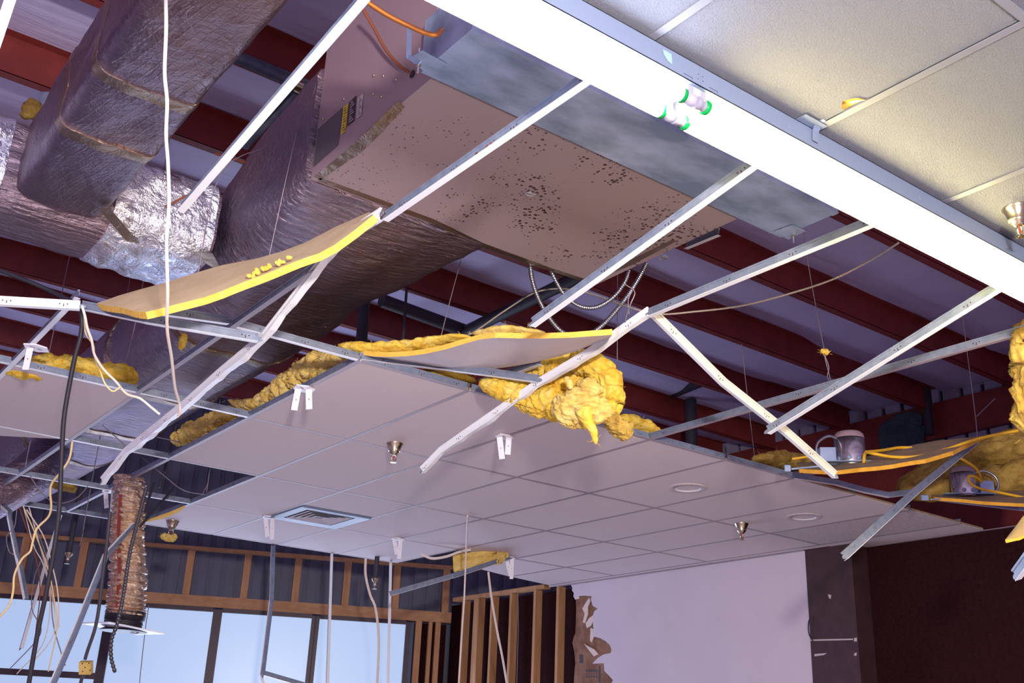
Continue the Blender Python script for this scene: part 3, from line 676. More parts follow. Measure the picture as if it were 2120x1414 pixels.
# ================================================================== round trims and the air diffuser
for (x,y),l in (((1424,1010),'round white can light trim, the left of two in the intact tiles'),((1665,1070),'round white can light trim, the right of two near the dark column')):
    q=at(x,y,z=3.05); t=thing('recessed_light_trim',l,'ceiling light',q,'round recessed light trims')
    MB().lathe((q.x,q.y,H),(0,0,-1),[(.125,-.001),(.126,.003),(.120,.006),(.085,.006),(.083,.0)],40,caps=False).build('ring','tile_speck',t)
    MB().lathe((q.x,q.y,H),(0,0,-1),[(.084,.0055),(.078,-.0005),(.0,-.001)],40,caps=False).build('lens','pane2' if 'pane2' in MT else 'white',t)
t=thing('air_diffuser','square white ceiling air diffuser with stepped louvres','air vent',(2.135,.91,H))
def ring(mb,cx,cy,a,b,za,zb,th=.002):
    o=[(cx-a,cy-a,za),(cx+a,cy-a,za),(cx+a,cy+a,za),(cx-a,cy+a,za)]; i=[(cx-b,cy-b,zb),(cx+b,cy-b,zb),(cx+b,cy+b,zb),(cx-b,cy+b,zb)]
    mb.add(o+i,[(k,(k+1)%4,4+(k+1)%4,4+k) for k in range(4)]); mb.add([(x,y,z+th) for x,y,z in o+i],[(k,4+k,4+(k+1)%4,(k+1)%4) for k in range(4)])
cx,cy=2.135,.912
mb=MB(); ring(mb,cx,cy,.293,.205,H-.012,H-.006); ring(mb,cx,cy,.298,.292,H+.002,H-.012); mb.build('face_frame','fixture',t)
mb=MB().box((cx-.21,cy-.21,H-.0005),(cx+.21,cy+.21,H+.0)) ; mb.build('dark_throat','darksteel',t)
for k in range(4):
    b=.19-.042*k; mb=MB(); ring(mb,cx,cy,b,b-.036,H-.008,H-.002); mb.build('louvre','tile_speck',t)

# ================================================================== air unit, galvanised plenum, ducts
U=thing('air_handler_unit','large taupe metal air handling unit with dark spots over its underside','air handler',(.75,-3.5,3.5))
u=MB(); u.box((0,-3.93,3.503),(1.5,-3.05,4.15)); u.build('cabinet','unit_side',U)
u=MB(); u.box((-.002,-3.928,3.496),(1.502,-3.052,3.503)); u.build('bottom_panel','unit',U)
tpz=[(655,368),(665,371),(700,330),(740,298),(800,255),(838,217),(830,211),(780,252),(700,322)]
def onz(mb,pts,z,mi=0,th=.001):
    P=[at(x,y,z=z) for x,y in pts]; n=len(P); mb.add(P+[p+Vector((0,0,th)) for p in P],[tuple(range(n)),tuple(range(2*n-1,n-1,-1))]+[(i,(i+1)%n,n+(i+1)%n,n+i) for i in range(n)],mi)
def onx(mb,pts,X,mi=0): mb.add([at(x,y,X=X) for x,y in pts],[tuple(range(len(pts)))],mi)
mb=MB(); onz(mb,[(650,366),(664,373),(700,348),(745,318),(790,275),(838,222),(824,209),(770,262),(700,325)],3.494); mb.build('foil_tape','tape',U)
mb=MB(); onz(mb,[(658,374),(662,368),(800,418),(900,455),(1003,505),(1130,552),(1212,578),(1210,584),(1125,557),(1000,512),(890,461),(790,424)],3.494); mb.build('foil_tape','tape',U)
mb=MB(); onz(mb,[(1215,578),(1225,582),(1310,548),(1400,500),(1395,496),(1300,541)],3.494); mb.build('foil_tape','tape',U)
mb=MB(); onz(mb,[(1365,533),(1378,528),(1386,534),(1374,540),(1362,540)],3.49); onz(mb,[(1085,400),(1098,396),(1110,404),(1096,411)],3.492); mb.build('foil_scrap','foil_b',U)
for nm_,pts,mk in [('fin_panel',[(658,267),(709,222),(700,300),(648,346)],'fin'),('yellow_label',[(711,221),(721,214),(715,271),(705,280)],'yellow_label'),('black_label',[(723,211),(738,197),(733,250),(718,262)],'black_label'),('white_label',[(741,203),(752,193),(748,238),(738,246)],'white_label')]:
    mb=MB(); onx(mb,pts,-.003); o=mb.build(nm_,mk,U)
    k=MB(); (a,b,c,d)=pts
    if nm_!='fin_panel':
        for r_ in range(9):
            q=(r_+.7)/10; w0,w1=.2,(.5+.35*((r_*7)%3)/2)
            L=lambda s_,q_: ((a[0]*(1-s_)+b[0]*s_)*(1-q_)+(d[0]*(1-s_)+c[0]*s_)*q_,(a[1]*(1-s_)+b[1]*s_)*(1-q_)+(d[1]*(1-s_)+c[1]*s_)*q_)
            onx(k,[L(w0,q),L(w1,q),L(w1,q+.035),L(w0,q+.035)],-.0045)
        k.build('printed_lines','white_label' if nm_=='black_label' else 'ink',o)
mb=MB()
for x,y in [(669,246),(712,205),(774,156),(790,200),(794,157),(820,165),(773,194)]:
    q=at(x,y,X=-.001); mb.lathe(q,(-1,0,0),[(.006,0),(.006,.003),(.003,.005)],10)
mb.build('screw','brass',U)
bl_=MB().lathe((-.10,-4.22,3.905),(1,0,0),[(.17,0),(.20,.02),(.20,.8),(.17,.82)],40); 
tag(bl_.build('round_motor_housing','unit_side'),'dark rounded metal housing behind the copper pipe above the galvanised box','machine part')
PLN=thing('galvanised_plenum','long mottled galvanised sheet metal box running behind the strip light','duct',(.85,-4.08,3.5))
MB().box((-.05,-4.24,3.49),(1.755,-3.945,3.70)).build('box','galv',PLN)
MB().box((-.052,-4.242,3.487),(1.757,-4.21,3.4905)).build('seam_flange','galv',PLN)
for (pp,rod,nm2) in ([[(845,122),(873,105),(925,133),(890,157)],(866,132),'left'],[[(1602,480),(1640,466),(1667,479),(1632,496)],(1642,487),'right']):
    mb=MB(); onz(mb,pp,3.484,0,.003); br=mb.build('support_plate','galv',PLN)
    q=at(*rod,z=3.484); MB().lathe(q,(0,0,-1),[(.004,-.06),(.004,.035)],10).build('threaded_rod','chrome',br)
    MB().lathe(q,(0,0,-1),[(.009,0),(.009,.010)],6).build('nut','brass',br)
st=MB(); a,b,c=at(848,60,d=3.12),at(846,118,d=3.05),at(868,130,d=3.0)
for p0,p1 in ((a,b),(b,c)):
    d_=(p1-p0).normalized(); s_=d_.cross(ZF).normalized(); st.obox((p0+p1)/2,d_,s_,d_.cross(s_),(p1-p0).length/2+.004,.007,.0012)
tag(st.build('hanger_strap','galv'),'bent galvanised strap coming down to the left end of the galvanised box','bracket')
cable('copper_pipe',[at(720,-18,d=3.0),at(742,-8,d=3.0),at(800,30,d=3.0),at(850,55,d=3.0),at(880,68,d=3.0),at(903,72,d=3.0),at(915,62,d=3.05)],.0075,'cu','copper pipe slanting across the top of the air unit','pipe')
cable('unit_power_cord',[at(752,20,X=-.10),at(775,60,X=-.06),at(800,105,X=-.035),at(830,138,X=-.02),at(855,153,X=.01)],.006,'rust','reddish brown cord curving into the hole in the air unit','cable')
mb=MB(); mb.lathe(at(855,154,X=-.001),(-1,0,0),[(.012,0),(.015,.003),(.015,.005),(.008,.006)],16); tag(mb.build('rubber_grommet','black'),'black rubber grommet where the brown cord enters the air unit','fitting')

def rrect(x0,x1,z0,z1,r,y=None,n=6,sag=0,axis='Y'):
    out=[]
    for cx,cz,a0 in ((x1-r,z1-r,0),(x0+r,z1-r,90),(x0+r,z0+r,180),(x1-r,z0+r,270)):
        for k in range(n+1):
            a=R(a0+90*k/n); X_,Z_=cx+r*math.cos(a),cz+r*math.sin(a)
            q=(X_-x0)/(x1-x0)
            if Z_<(z0+z1)/2: Z_-=sag*math.sin(math.pi*max(0,min(1,q)))
            out.append((X_,Z_))
        # points along the straight side
    full=[]
    for i in range(len(out)):
        a=out[i]; b=out[(i+1)%len(out)]; full.append(a); L=math.hypot(b[0]-a[0],b[1]-a[1])
        if L>.06:
            for k in range(1,6):
                q=k/6; xx=a[0]*(1-q)+b[0]*q; zz=a[1]*(1-q)+b[1]*q
                if zz<(z0+z1)/2 and abs(b[1]-a[1])<.02: zz=z0-sag*math.sin(math.pi*(xx-x0)/(x1-x0))
                full.append((xx,zz))
    # even spacing round the outline so that every section has the same count
    n_=72; c=full+[full[0]]; L=[0]
    for a,b in zip(c[:-1],c[1:]): L.append(L[-1]+math.hypot(b[0]-a[0],b[1]-a[1]))
    res=[]; k=0
    for i in range(n_):
        t=L[-1]*i/n_
        while L[k+1]<t: k+=1
        q=(t-L[k])/max(1e-9,L[k+1]-L[k]); res.append((c[k][0]*(1-q)+c[k+1][0]*q,c[k][1]*(1-q)+c[k+1][1]*q))
    full=res
    if axis=='Y': return [Vector((a,y,b)) for a,b in full]
    return [Vector((y,a,b)) for a,b in full]
def wobble(rings,amp,f=6,along=2.0,seed=0):
    out=[]
    for r in rings:
        c=sum(r,Vector())/len(r); o=[]
        for p in r:
            d=(p-c).normalized(); nv=noise.noise(Vector((p.x*f,p.y*f*along/2,p.z*f))+Vector((seed,0,0)))+.4*noise.noise(p*f*3)
            o.append(p+d*amp*nv)
        out.append(o)
    return out
def seq(a,b,n): return [a+(b-a)*k/n for k in range(n+1)]
D=thing('foil_duct','foil wrapped square duct running overhead from the top frame edge','duct',(-.71,-3.5,3.5))
rg=[rrect(-.905,-.535,3.495,3.865,.05,y,6,.010) for y in seq(-6.5,-2.15,80)]
MB().loft(wobble(rg,.010,7,1,1)).build('wrap','foil',D)
for y in (-3.22,-2.78):
    rg=[rrect(-.908,-.532,3.492,3.868,.05,y+e,6,.012) for e in (-.03,-.01,.01,.03)]
    MB().loft(wobble(rg,.010,7,1,1)).build('tape_band','tape',D)
E=thing('foil_duct','thick foil wrapped duct crossing at the left frame edge, bright highlight on its face','duct',(-1.2,-1.85,3.5))
rg=[rrect(-2.13,-1.60,3.49,3.865,.12,x,6,.02,'X') for x in seq(-3.6,-.03,70)]
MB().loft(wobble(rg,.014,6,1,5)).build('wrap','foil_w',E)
mb=MB(); rg=[rrect(-2.145,-1.585,3.477,3.872,.12,x,6,.02,'X') for x in seq(-.50,-.05,16)]
MB().loft(wobble(rg,.020,13,1,9)).build('crumpled_patch','foil_b',E)
mb=MB(); rg=[rrect(-2.142,-1.588,3.480,3.870,.12,x,6,.02,'X') for x in seq(-1.5,-.955,20)]
MB().loft(wobble(rg,.012,13,1,4)).build('highlight_patch','foil_b',E)  # highlight on the duct face painted as a brighter foil sleeve
tp_=MB(); onz(tp_,[(202,430),(228,432),(290,505),(262,500)],3.472); tp_.build('tape_strip','tape',E)
tp_=MB(); onz(tp_,[(395,520),(440,525),(462,565),(430,548)],3.470); tp_.build('tape_strip','tape',E)
G=thing('foil_duct','huge foil wrapped main duct leaving the air unit and running towards the windows','duct',(.6,-2,3.46))
rg=[]
def sect(y):
    if y<-1.9:
        q=(y+3.06)/1.16; return rrect(-.02+.02*q,.90+.02*q,3.495-.0*q,4.03-.03*q+.06*math.sin(math.pi*q),.05+.16*q,y,6,.05*math.sin(math.pi*min(1,q*.9+.1)))
    return rrect(.14,.98,3.465,4.03,.27,y,6,0)
A_=[sect(y) for y in seq(-3.046,-1.92,34)]
B_=[sect(y) for y in seq(-1.5,4.4,110)]
mid=[]
for k in range(1,8):
    q=k/8; q=q*q*(3-2*q); mid.append([a.lerp(b,q) for a,b in zip(A_[-1],B_[0])])
for k,r in enumerate(mid):
    for p in r: p.y=-1.92+.42*(k+1)/8
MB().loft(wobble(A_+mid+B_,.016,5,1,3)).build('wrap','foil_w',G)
for y in (-.95,.15,1.25,2.35):
    r0=[rrect(.132,.988,3.457,4.038,.275,y+e,6) for e in (-.035,-.012,.012,.035)]
    MB().loft(wobble(r0,.016,5,1,3)).build('tape_band','tape',G)
# narrower flex branch seen far left
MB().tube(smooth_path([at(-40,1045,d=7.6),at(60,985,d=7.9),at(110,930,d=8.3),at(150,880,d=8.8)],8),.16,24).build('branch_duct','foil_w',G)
# flexible duct hanging with its diffuser
Fx=thing('flexible_foil_duct','shiny ribbed foil flex duct hanging straight down in front of the windows','duct',at(262,1300,d=7.3))
rings=[]
ax=[(268,985),(268,1040),(264,1100),(266,1180),(262,1240),(260,1272)]
axp=smooth_path([at(x,y,d=7.3) for x,y in ax],44)
for i,p in enumerate(axp):
    q=i/len(axp); ph=i*.30+1.2*noise.noise(Vector((i*.03,0,0))); pin=(1-abs(math.sin(ph)))**3
    R0=(.100+.034*q)*(1-.15*pin)+.006*noise.noise(Vector((i*.09,2,3))); row=[]
    for k in range(72):
        a=2*math.pi*k/72; c_,s_=math.cos(a),math.sin(a)
        cr_=noise.noise(Vector((c_*2.2,s_*2.2,i*.05)))*.011+(abs(noise.noise(Vector((c_*5,s_*5,i*.13+c_))))-.2)*.030*(.4+.6*(1-pin))
        row.append(p+Vector((c_,s_,.10*s_))*(R0+cr_))
    rings.append(row)
MB().loft(rings).build('film','flex',Fx)
rt=[p_-XR*.062+(CAM-p_).normalized()*(.112+.025*k_/len(axp)) for k_,p_ in enumerate(axp) if 30<k_<len(axp)-6][::6]
mb=MB()
for a,b in zip(rt[:-1],rt[1:]): mb.add([a-XR*.011,a+XR*.011,b+XR*.011,b-XR*.011],[(0,1,2,3)])
mb.build('red_tape_strip','redtape',Fx)
c0=axp[-1]
MB().lathe(c0,(0,0,-1),[(.135,-.02),(.135,.04),(.122,.045),(.122,.06),(.128,.065),(.122,.07),(.122,.095),(.14,.10),(.16,.115)],40).build('black_collar','black',Fx)
pc=at(256,1301,d=7.25); pu=Vector((.80,-.60,.02)).normalized(); pv=UZ.cross(pu).normalized(); pn=(UZ+.08*pu+.03*pv).normalized(); pu=(pu-pn*pu.dot(pn)).normalized(); pv=pn.cross(pu)
dx=(pu+pv).normalized(); dy=(pu-pv).normalized()
MB().obox(pc,dx,dy,pn,.21,.21,.004).build('square_plate','white',Fx)
mb=MB(); 
for a in (.12,.085,.05): mb.lathe(pc-pn*.004,-pn,[(a,0),(a-.015,.012),(a-.016,.011)],32,caps=False)
mb.build('round_louvre','tile_speck',Fx)
cable('suspended_cord',[at(303,1010,d=7.0),at(285,1080,d=6.95),at(268,1150,d=6.9),at(256,1230,d=6.88),at(243,1290,d=6.86),at(231,1325,d=6.85),at(230,1360,d=6.85),at(238,1392,d=6.85)],.014,'grey_cable','grey armoured cable hanging in front of the foil flex duct and curling at its end','cable',seg=8,corr=.02)

# ================================================================== pipes, conduits and steel over the ceiling
def pipe(name,a,b,r,m,label,cat='pipe'): return tag(MB().tube([a,b],r,14).build(name,m),label,cat)
CP=pipe('conduit_pipe',at(470,110,z=5.08),at(690,207,z=5.08),.035,'pipe','blue-grey pipe running below a red purlin beside the air unit')
pipe('conduit_pipe',at(500,112,z=5.20),at(690,190,z=5.20),.012,'pipe','thin blue-grey conduit on the web of a red purlin beside the air unit')
pipe('strut_channel',at(622,176,z=5.16),at(505,300,z=4.6),.035,'pipe','galvanised strut slanting down to the main foil duct behind the white bar','steel strut')
pipe('steel_brace',at(602,182,z=4.98),at(492,300,z=4.62),.025,'darksteel','dark brace beside the slanting galvanised strut','steel strut')
MB().tube([at(600,167.3,z=5.08),at(622,177,z=5.08)],.052,12).build('coupling','brass',CP)
pipe('steel_rafter',Vector((at(1142,600,z=5.0).x,-2.6,5.0)),Vector((at(1142,600,z=5.0).x,3.5,5.0)),.055,'darksteel','dark pipe running back towards the windows behind the flex conduits')
pipe('sprinkler_main',at(790,622,z=5.02),at(1010,702,z=5.02),.06,'darksteel','dark thick pipe crossing behind the main foil duct')
pipe('sprinkler_drop',at(748,648,Y=1.2)+Vector((0,0,.9)),at(748,712,Y=1.2),.05,'darksteel','dark vertical pipe beside the main foil duct')
pipe('sprinkler_main',at(1325,842,Y=3.0),at(1452,790,Y=1.2),.06,'darksteel','dark pipe crossing right of the yellow wool wad')
pipe('sprinkler_drop',at(1430,828,Y=1.8),at(1432,930,Y=1.8),.07,'darksteel','dark vertical pipe at the right behind the broken ceiling edge')
pipe('steel_brace',at(1905,700,X=8.9),at(1925,900,X=8.9),.05,'darksteel','dark post against the far gable wall','steel strut')
pipe('hanger_rod',at(838,600,d=7.5)+Vector((0,0,1.0)),at(834,712,d=7.5),.010,'darksteel','thin dark rod standing behind the centre wool','rod')
pipe('red_strap',at(445,318,z=3.95),at(540,345,z=3.9),.006,'rust','rust red rod poking out of the main foil duct','rod')
pipe('red_strap',at(342,428,Y=-2.2),at(400,398,Y=-2.25),.005,'rust','rust red rod poking out of the bright crumpled foil','rod')
q=at(93,190,z=5.17); mb=MB().obox(q-UZ*.45,XR,ZF,UZ,.028,.003,.45)
tag(mb.build('hanger_strap','galv'),'galvanised strap above the square foil duct at the left','bracket')
batt('glass_wool_tuft',[(at(52,242,d=4.85),.03,.02),(at(66,228,d=4.9),.05,.05),(at(84,240,d=4.95),.03,.03)],'dark yellow tuft of wool poking out where the two left foil ducts meet',31,'wool_d',.3,nf=10,ln=.02,step=.01)
# steel flex conduits looping below the air unit
K=[-3.02]*9
cable('flex_conduit',[at(1098,535,Y=-2.98),at(1100,570,Y=-2.95),at(1112,612,Y=-2.93),at(1135,655,Y=-2.93),at(1165,688,Y=-2.95),at(1205,697,Y=-2.98),at(1245,675,Y=-3.02),at(1290,625,Y=-3.08),at(1320,580,Y=-3.12),at(1338,545,Y=-3.14)],.0125,'flexc','longest steel flex conduit looping from under the air unit','conduit',corr=.010)
cable('flex_conduit',[at(1138,552,Y=-3.0),at(1150,580,Y=-2.98),at(1170,612,Y=-2.98),at(1200,634,Y=-3.0),at(1235,636,Y=-3.02),at(1270,615,Y=-3.06),at(1293,585,Y=-3.1),at(1302,560,Y=-3.12)],.0115,'flexc','shorter steel flex conduit looping inside the longer one','conduit',corr=.010)

# ================================================================== fallen ceiling boards
def interp(pl,u):
    x=u*(len(pl)-1); k=min(int(x),len(pl)-2); q=x-k; return [a*(1-q)+b*q for a,b in zip(pl[k],pl[k+1])]
def board_sheet(name,label,near,far,th,mats,nu=30,nv=8,wv=.0,bow=0):
    def f(u,v):
        a=interp(near,u); b=interp(far,u); p=at(a[0],a[1],d=a[2]).lerp(at(b[0],b[1],d=b[2]),v)
        p.z+=wv*noise.noise(Vector((u*5,v*3,2)))+bow*math.sin(math.pi*v); return p
    o=grid_sheet(f,nu,nv,th,(0,1,2)).build(name,mats); return tag(o,label,'ceiling tile')
board_sheet('fallen_ceiling_tile','fallen ceiling tile leaning in the open bay, tan back and yellow edge showing',
    [(306,661,3.62),(345,651,3.62),(390,640,3.62),(430,629,3.62),(465,617,3.61),(515,596,3.6),(565,577,3.6),(620,556,3.58),(665,541,3.57),(700,521,3.56),(740,492,3.55),(783,458,3.54)],
    [(204,641,4.10),(252,624,4.10),(299,611,4.10),(346,598,4.10),(405,579,4.10),(464,562,4.08),(500,555,4.07),(540,548,4.05),(589,535,4.0),(637,515,3.98),(700,482,3.96),(770,452,3.95)],.026,['tile_back','vinyl','tile_edge'],44,8,.006)
cr=MB()
for x,y in ((519,572),(530,566),(535,560),(546,556),(556,552),(575,545),(583,540),(600,534)):
    for _ in range(5):
        p=at(x+random.uniform(-6,6),y+random.uniform(-3,3),d=3.6); cr.lathe(p,(random.random(),random.random(),1),[(.002,-.006),(.007,-.002),(.006,.004),(.002,.008)],7)
tag(cr.build('wool_crumbs','wool'),'yellow wool crumbs lying along the edge of the leaning tile','insulation',kind='stuff')
board_sheet('sagging_ceiling_tile','sagging ceiling tile in the centre, white face down, wool heaped on it',
    [(745,734,4.85),(775,738,4.78),(807,739,4.72),(845,737,4.66),(879,733,4.6),(918,724,4.52),(955,713,4.45),(990,704,4.38),(1024,700,4.3),(1108,701,4.2),(1185,699,4.1),(1268,693,4.02)],
    [(752,737,5.3),(800,744,5.25),(850,754,5.2),(900,762,5.12),(950,768,5.05),(985,768,4.98),(1020,764,4.9),(1060,759,4.8),(1108,751,4.72),(1160,737,4.6),(1204,722,4.5),(1262,699,4.42)],.022,['tile_back','vinyl','tile_edge'],44,8,.004)
board_sheet('sagging_ceiling_tile','sagging tile with the shiny can light on it, tan back up and orange front edge',
    [(1655,979,5.9),(1728,983,5.7),(1783,977,5.6),(1850,970,5.6),(1916,959,5.6),(1974,942,5.7)],
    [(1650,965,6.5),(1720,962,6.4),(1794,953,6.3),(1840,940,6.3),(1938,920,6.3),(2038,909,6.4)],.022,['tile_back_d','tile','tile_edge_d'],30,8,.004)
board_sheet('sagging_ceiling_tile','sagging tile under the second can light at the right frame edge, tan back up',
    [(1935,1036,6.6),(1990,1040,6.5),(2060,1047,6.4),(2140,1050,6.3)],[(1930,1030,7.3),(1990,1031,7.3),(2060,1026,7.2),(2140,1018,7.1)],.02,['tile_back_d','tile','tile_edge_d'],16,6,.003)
board_sheet('torn_board_flap','tan torn board corner poking in at the right frame edge over the dark wall',
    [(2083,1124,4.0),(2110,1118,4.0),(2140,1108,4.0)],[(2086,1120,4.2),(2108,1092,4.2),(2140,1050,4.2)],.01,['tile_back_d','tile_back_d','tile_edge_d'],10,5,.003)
board_sheet('fallen_ceiling_tile','yellow edged tile sliver lifting along the left side of the ceiling above the wool-tufted sprinkler',
    [(302,1080,7.5),(330,1070,7.4),(365,1058,7.3),(383,1049,7.25)],[(302,1081,7.6),(335,1075,7.5),(365,1064,7.4),(384,1050,7.3)],.01,['tile_edge','tile_edge','tile_edge'],10,2)

# ================================================================== glass wool
def P(x,y,a,b,d=None,X=None,Y=None,z=None): return (at(x,y,d=d,X=X,Y=Y,z=z),a,b)
batt('glass_wool_batt',[P(22,768,.05,.02,Y=-1.12),P(50,764,.10,.045,Y=-1.08),P(110,762,.12,.058,Y=-1.05),P(170,764,.12,.055,Y=-1.05),P(215,776,.12,.060,Y=-1.08),P(262,780,.10,.052,Y=-1.1),P(287,786,.05,.03,Y=-1.12)],'yellow glass wool batt heaped on the lone left tile',3,'wool',.38,nf=50,nth=72,step=.01,lump=9)
batt('glass_wool_batt',[P(362,916,.05,.035,X=.70),P(392,898,.07,.060,X=.72),P(430,880,.07,.055,X=.72),P(470,860,.07,.048,X=.72),P(505,848,.05,.03,X=.72)],'dim yellow wool roll end lying on the tiles behind the lower cross bar',5,'wool_o',.35,nf=40,nth=64,step=.01)
batt('glass_wool_batt',[P(472,828,.03,.018,X=.62),P(500,838,.05,.03,X=.68),P(540,840,.08,.045,X=.70),P(585,815,.09,.070,X=.72),P(625,785,.09,.085,X=.72),P(665,760,.09,.080,X=.72),P(705,748,.08,.055,X=.72),P(738,738,.05,.03,X=.72)],'long pale yellow wool roll lying along the left edge of the intact tiles',8,'wool_o',.33,nf=60,nth=84,step=.009,lump=9)
batt('glass_wool_batt',[P(702,716,.03,.012,d=4.95),P(730,722,.06,.025,d=4.9),P(790,724,.07,.030,d=4.85),P(840,720,.07,.028,d=4.8),P(880,714,.07,.026,d=4.75),P(930,706,.07,.022,d=4.7),P(975,698,.05,.012,d=4.6)],'thin ragged yellow wool lying on the left half of the sagging centre tile',12,'wool',.40,nf=90,ln=.02,nth=56,step=.009)
batt('glass_wool_batt',[P(985,697,.04,.010,d=4.55),P(1020,692,.06,.022,d=4.5),P(1060,688,.07,.026,d=4.45),P(1100,690,.06,.018,d=4.4),P(1130,692,.04,.010,d=4.35)],'small yellow wool piece lying on the right half of the sagging centre tile',14,'wool_o',.40,nf=40,nth=48,step=.009)
batt('glass_wool_batt',[P(880,765,.03,.012,Y=-2.36),P(940,783,.05,.030,Y=-2.34),P(985,790,.03,.015,Y=-2.36)],'sliver of yellow wool seen under the sagging centre tile behind its slanting bar',15,'wool',.3,nf=20)
W=thing('glass_wool_wad','big yellow glass wool wad spilling over the broken ceiling edge and dripping down','insulation',at(1200,880,d=4.7))
def fold(name,path,seed,m='wool',amp=.30,nf=60,**k):
    o=wool_mesh(path,seed,amp,**dict(dict(nth=96,step=.006,lump=11),**k)).build(name,m,W)
    if nf: tag(fibres(MB(),path,nf,.016,seed).build('loose_fibres',m,o),kind='stuff')
fold('left_roll',[P(1000,797,.04,.02,d=4.95),P(1025,801,.07,.045,d=4.9),P(1065,812,.08,.055,d=4.88),P(1105,828,.09,.065,d=4.85),P(1150,838,.10,.075,d=4.8),P(1190,842,.08,.05,d=4.8)],41,'wool',.26)
fold('upper_roll',[P(1045,782,.05,.012,d=5.05),P(1085,775,.08,.045,d=5.0),P(1130,772,.10,.075,d=4.95),P(1175,765,.10,.075,d=4.9),P(1215,762,.10,.070,d=4.85)],42,'wool',.28)
fold('filling_fold',[P(1110,815,.07,.06,d=4.9),P(1150,808,.10,.10,d=4.85),P(1195,800,.10,.10,d=4.82),P(1230,800,.09,.08,d=4.85)],43,'wool',.33)
fold('right_arc',[P(1185,752,.06,.05,d=4.75),P(1220,752,.07,.055,d=4.7),P(1246,768,.075,.07,d=4.68),P(1258,800,.07,.075,d=4.66),P(1258,832,.07,.07,d=4.64),P(1250,858,.06,.05,d=4.62),P(1240,870,.04,.02,d=4.62)],44,'wool',.26,90)
fold('belly',[P(1150,842,.04,.035,d=4.66),P(1178,845,.08,.075,d=4.6),P(1208,846,.085,.085,d=4.56),P(1238,850,.08,.065,d=4.56),P(1262,858,.05,.03,d=4.58)],45,'wool_o',.27,80)
fold('pocket_knot',[P(1205,800,.04,.03,d=4.6),P(1222,806,.05,.05,d=4.55),P(1232,822,.05,.04,d=4.54)],46,'wool_o',.35,30)
fold('twisted_strand',[P(1172,780,.010,.010,d=4.55),P(1178,792,.013,.013,d=4.52),P(1182,806,.010,.010,d=4.52)],47,'wool_o',.3,5)
fold('dripping_finger',[P(1208,845,.035,.035,d=4.48),P(1215,866,.030,.030,d=4.45),P(1224,884,.022,.022,d=4.44),P(1231,902,.016,.016,d=4.44),P(1234,920,.005,.005,d=4.44)],48,'wool',.24,25,lump=14)
fold('dangling_corner',[P(1158,836,.022,.02,d=4.6),P(1163,850,.015,.014,d=4.58),P(1160,860,.006,.006,d=4.58)],49,'wool',.3,10)
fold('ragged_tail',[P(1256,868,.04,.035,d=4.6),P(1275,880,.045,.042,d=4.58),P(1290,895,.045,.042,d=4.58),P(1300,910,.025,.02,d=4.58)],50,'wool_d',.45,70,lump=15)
fold('lower_left_lobe',[P(1135,846,.04,.03,d=4.72),P(1152,850,.05,.04,d=4.7),P(1172,842,.05,.04,d=4.68)],51,'wool',.3,20)
batt('glass_wool_batt',[P(1282,868,.05,.03,Y=-2.30),P(1310,876,.06,.045,Y=-2.28),P(1340,885,.06,.038,Y=-2.28),P(1366,896,.04,.012,Y=-2.3)],'flat yellow wool strip behind the wad, ending at the long crossing bar',17,'wool',.22,nf=40,nth=60,step=.01)
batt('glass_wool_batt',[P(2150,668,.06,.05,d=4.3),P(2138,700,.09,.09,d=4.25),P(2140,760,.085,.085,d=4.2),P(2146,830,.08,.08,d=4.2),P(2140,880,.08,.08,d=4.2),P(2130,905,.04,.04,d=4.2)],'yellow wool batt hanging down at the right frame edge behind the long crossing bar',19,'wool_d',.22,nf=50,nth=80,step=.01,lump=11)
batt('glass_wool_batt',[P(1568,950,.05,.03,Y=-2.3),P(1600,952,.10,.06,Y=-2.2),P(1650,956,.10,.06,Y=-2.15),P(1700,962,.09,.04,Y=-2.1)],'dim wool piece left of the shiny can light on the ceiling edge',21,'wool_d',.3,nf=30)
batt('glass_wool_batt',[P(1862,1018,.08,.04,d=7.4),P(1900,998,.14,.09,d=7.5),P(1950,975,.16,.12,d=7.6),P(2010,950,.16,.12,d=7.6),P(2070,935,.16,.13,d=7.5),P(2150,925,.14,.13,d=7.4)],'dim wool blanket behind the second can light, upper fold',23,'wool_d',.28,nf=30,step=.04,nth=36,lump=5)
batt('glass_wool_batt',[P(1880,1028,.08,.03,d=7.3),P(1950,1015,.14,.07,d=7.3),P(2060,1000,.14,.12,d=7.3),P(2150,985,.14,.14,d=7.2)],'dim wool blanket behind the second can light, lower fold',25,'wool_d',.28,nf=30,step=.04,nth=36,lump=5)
batt('glass_wool_tuft',[P(383,690,.010,.010,d=4.5),P(380,702,.022,.022,d=4.5),P(377,714,.016,.016,d=4.5),P(372,724,.005,.005,d=4.5)],'small yellow wool tuft dangling under the slanting bar at the left',27,'wool',.5,nf=16,ln=.014,step=.004,nth=18,lump=30)
batt('glass_wool_tuft',[P(1699,728,.01,.01,d=5.4),P(1708,728,.022,.018,d=5.4),P(1716,732,.012,.012,d=5.4)],'small yellow wool tuft caught on a hanger wire at the right',28,'wool',.6,nf=14,ln=.012,step=.004,nth=18,lump=30)
batt('glass_wool_tuft',[P(333,1107,.015,.02,d=8.0),P(345,1114,.035,.03,d=8.0),P(358,1112,.035,.025,d=8.0),P(366,1108,.012,.018,d=8.0)],'yellow wool tuft stuck on the sprinkler at the back left ceiling edge',29,'wool_o',.6,nf=12,ln=.02,step=.006,nth=18,lump=20)
batt('glass_wool_tuft',[P(100,1003,.04,.02,d=8.2),P(130,1008,.09,.03,d=8.2),P(158,1012,.05,.03,d=8.2)],'torn dim wool under the end of the foil duct at the left',30,'wool_d',.4,nf=20)
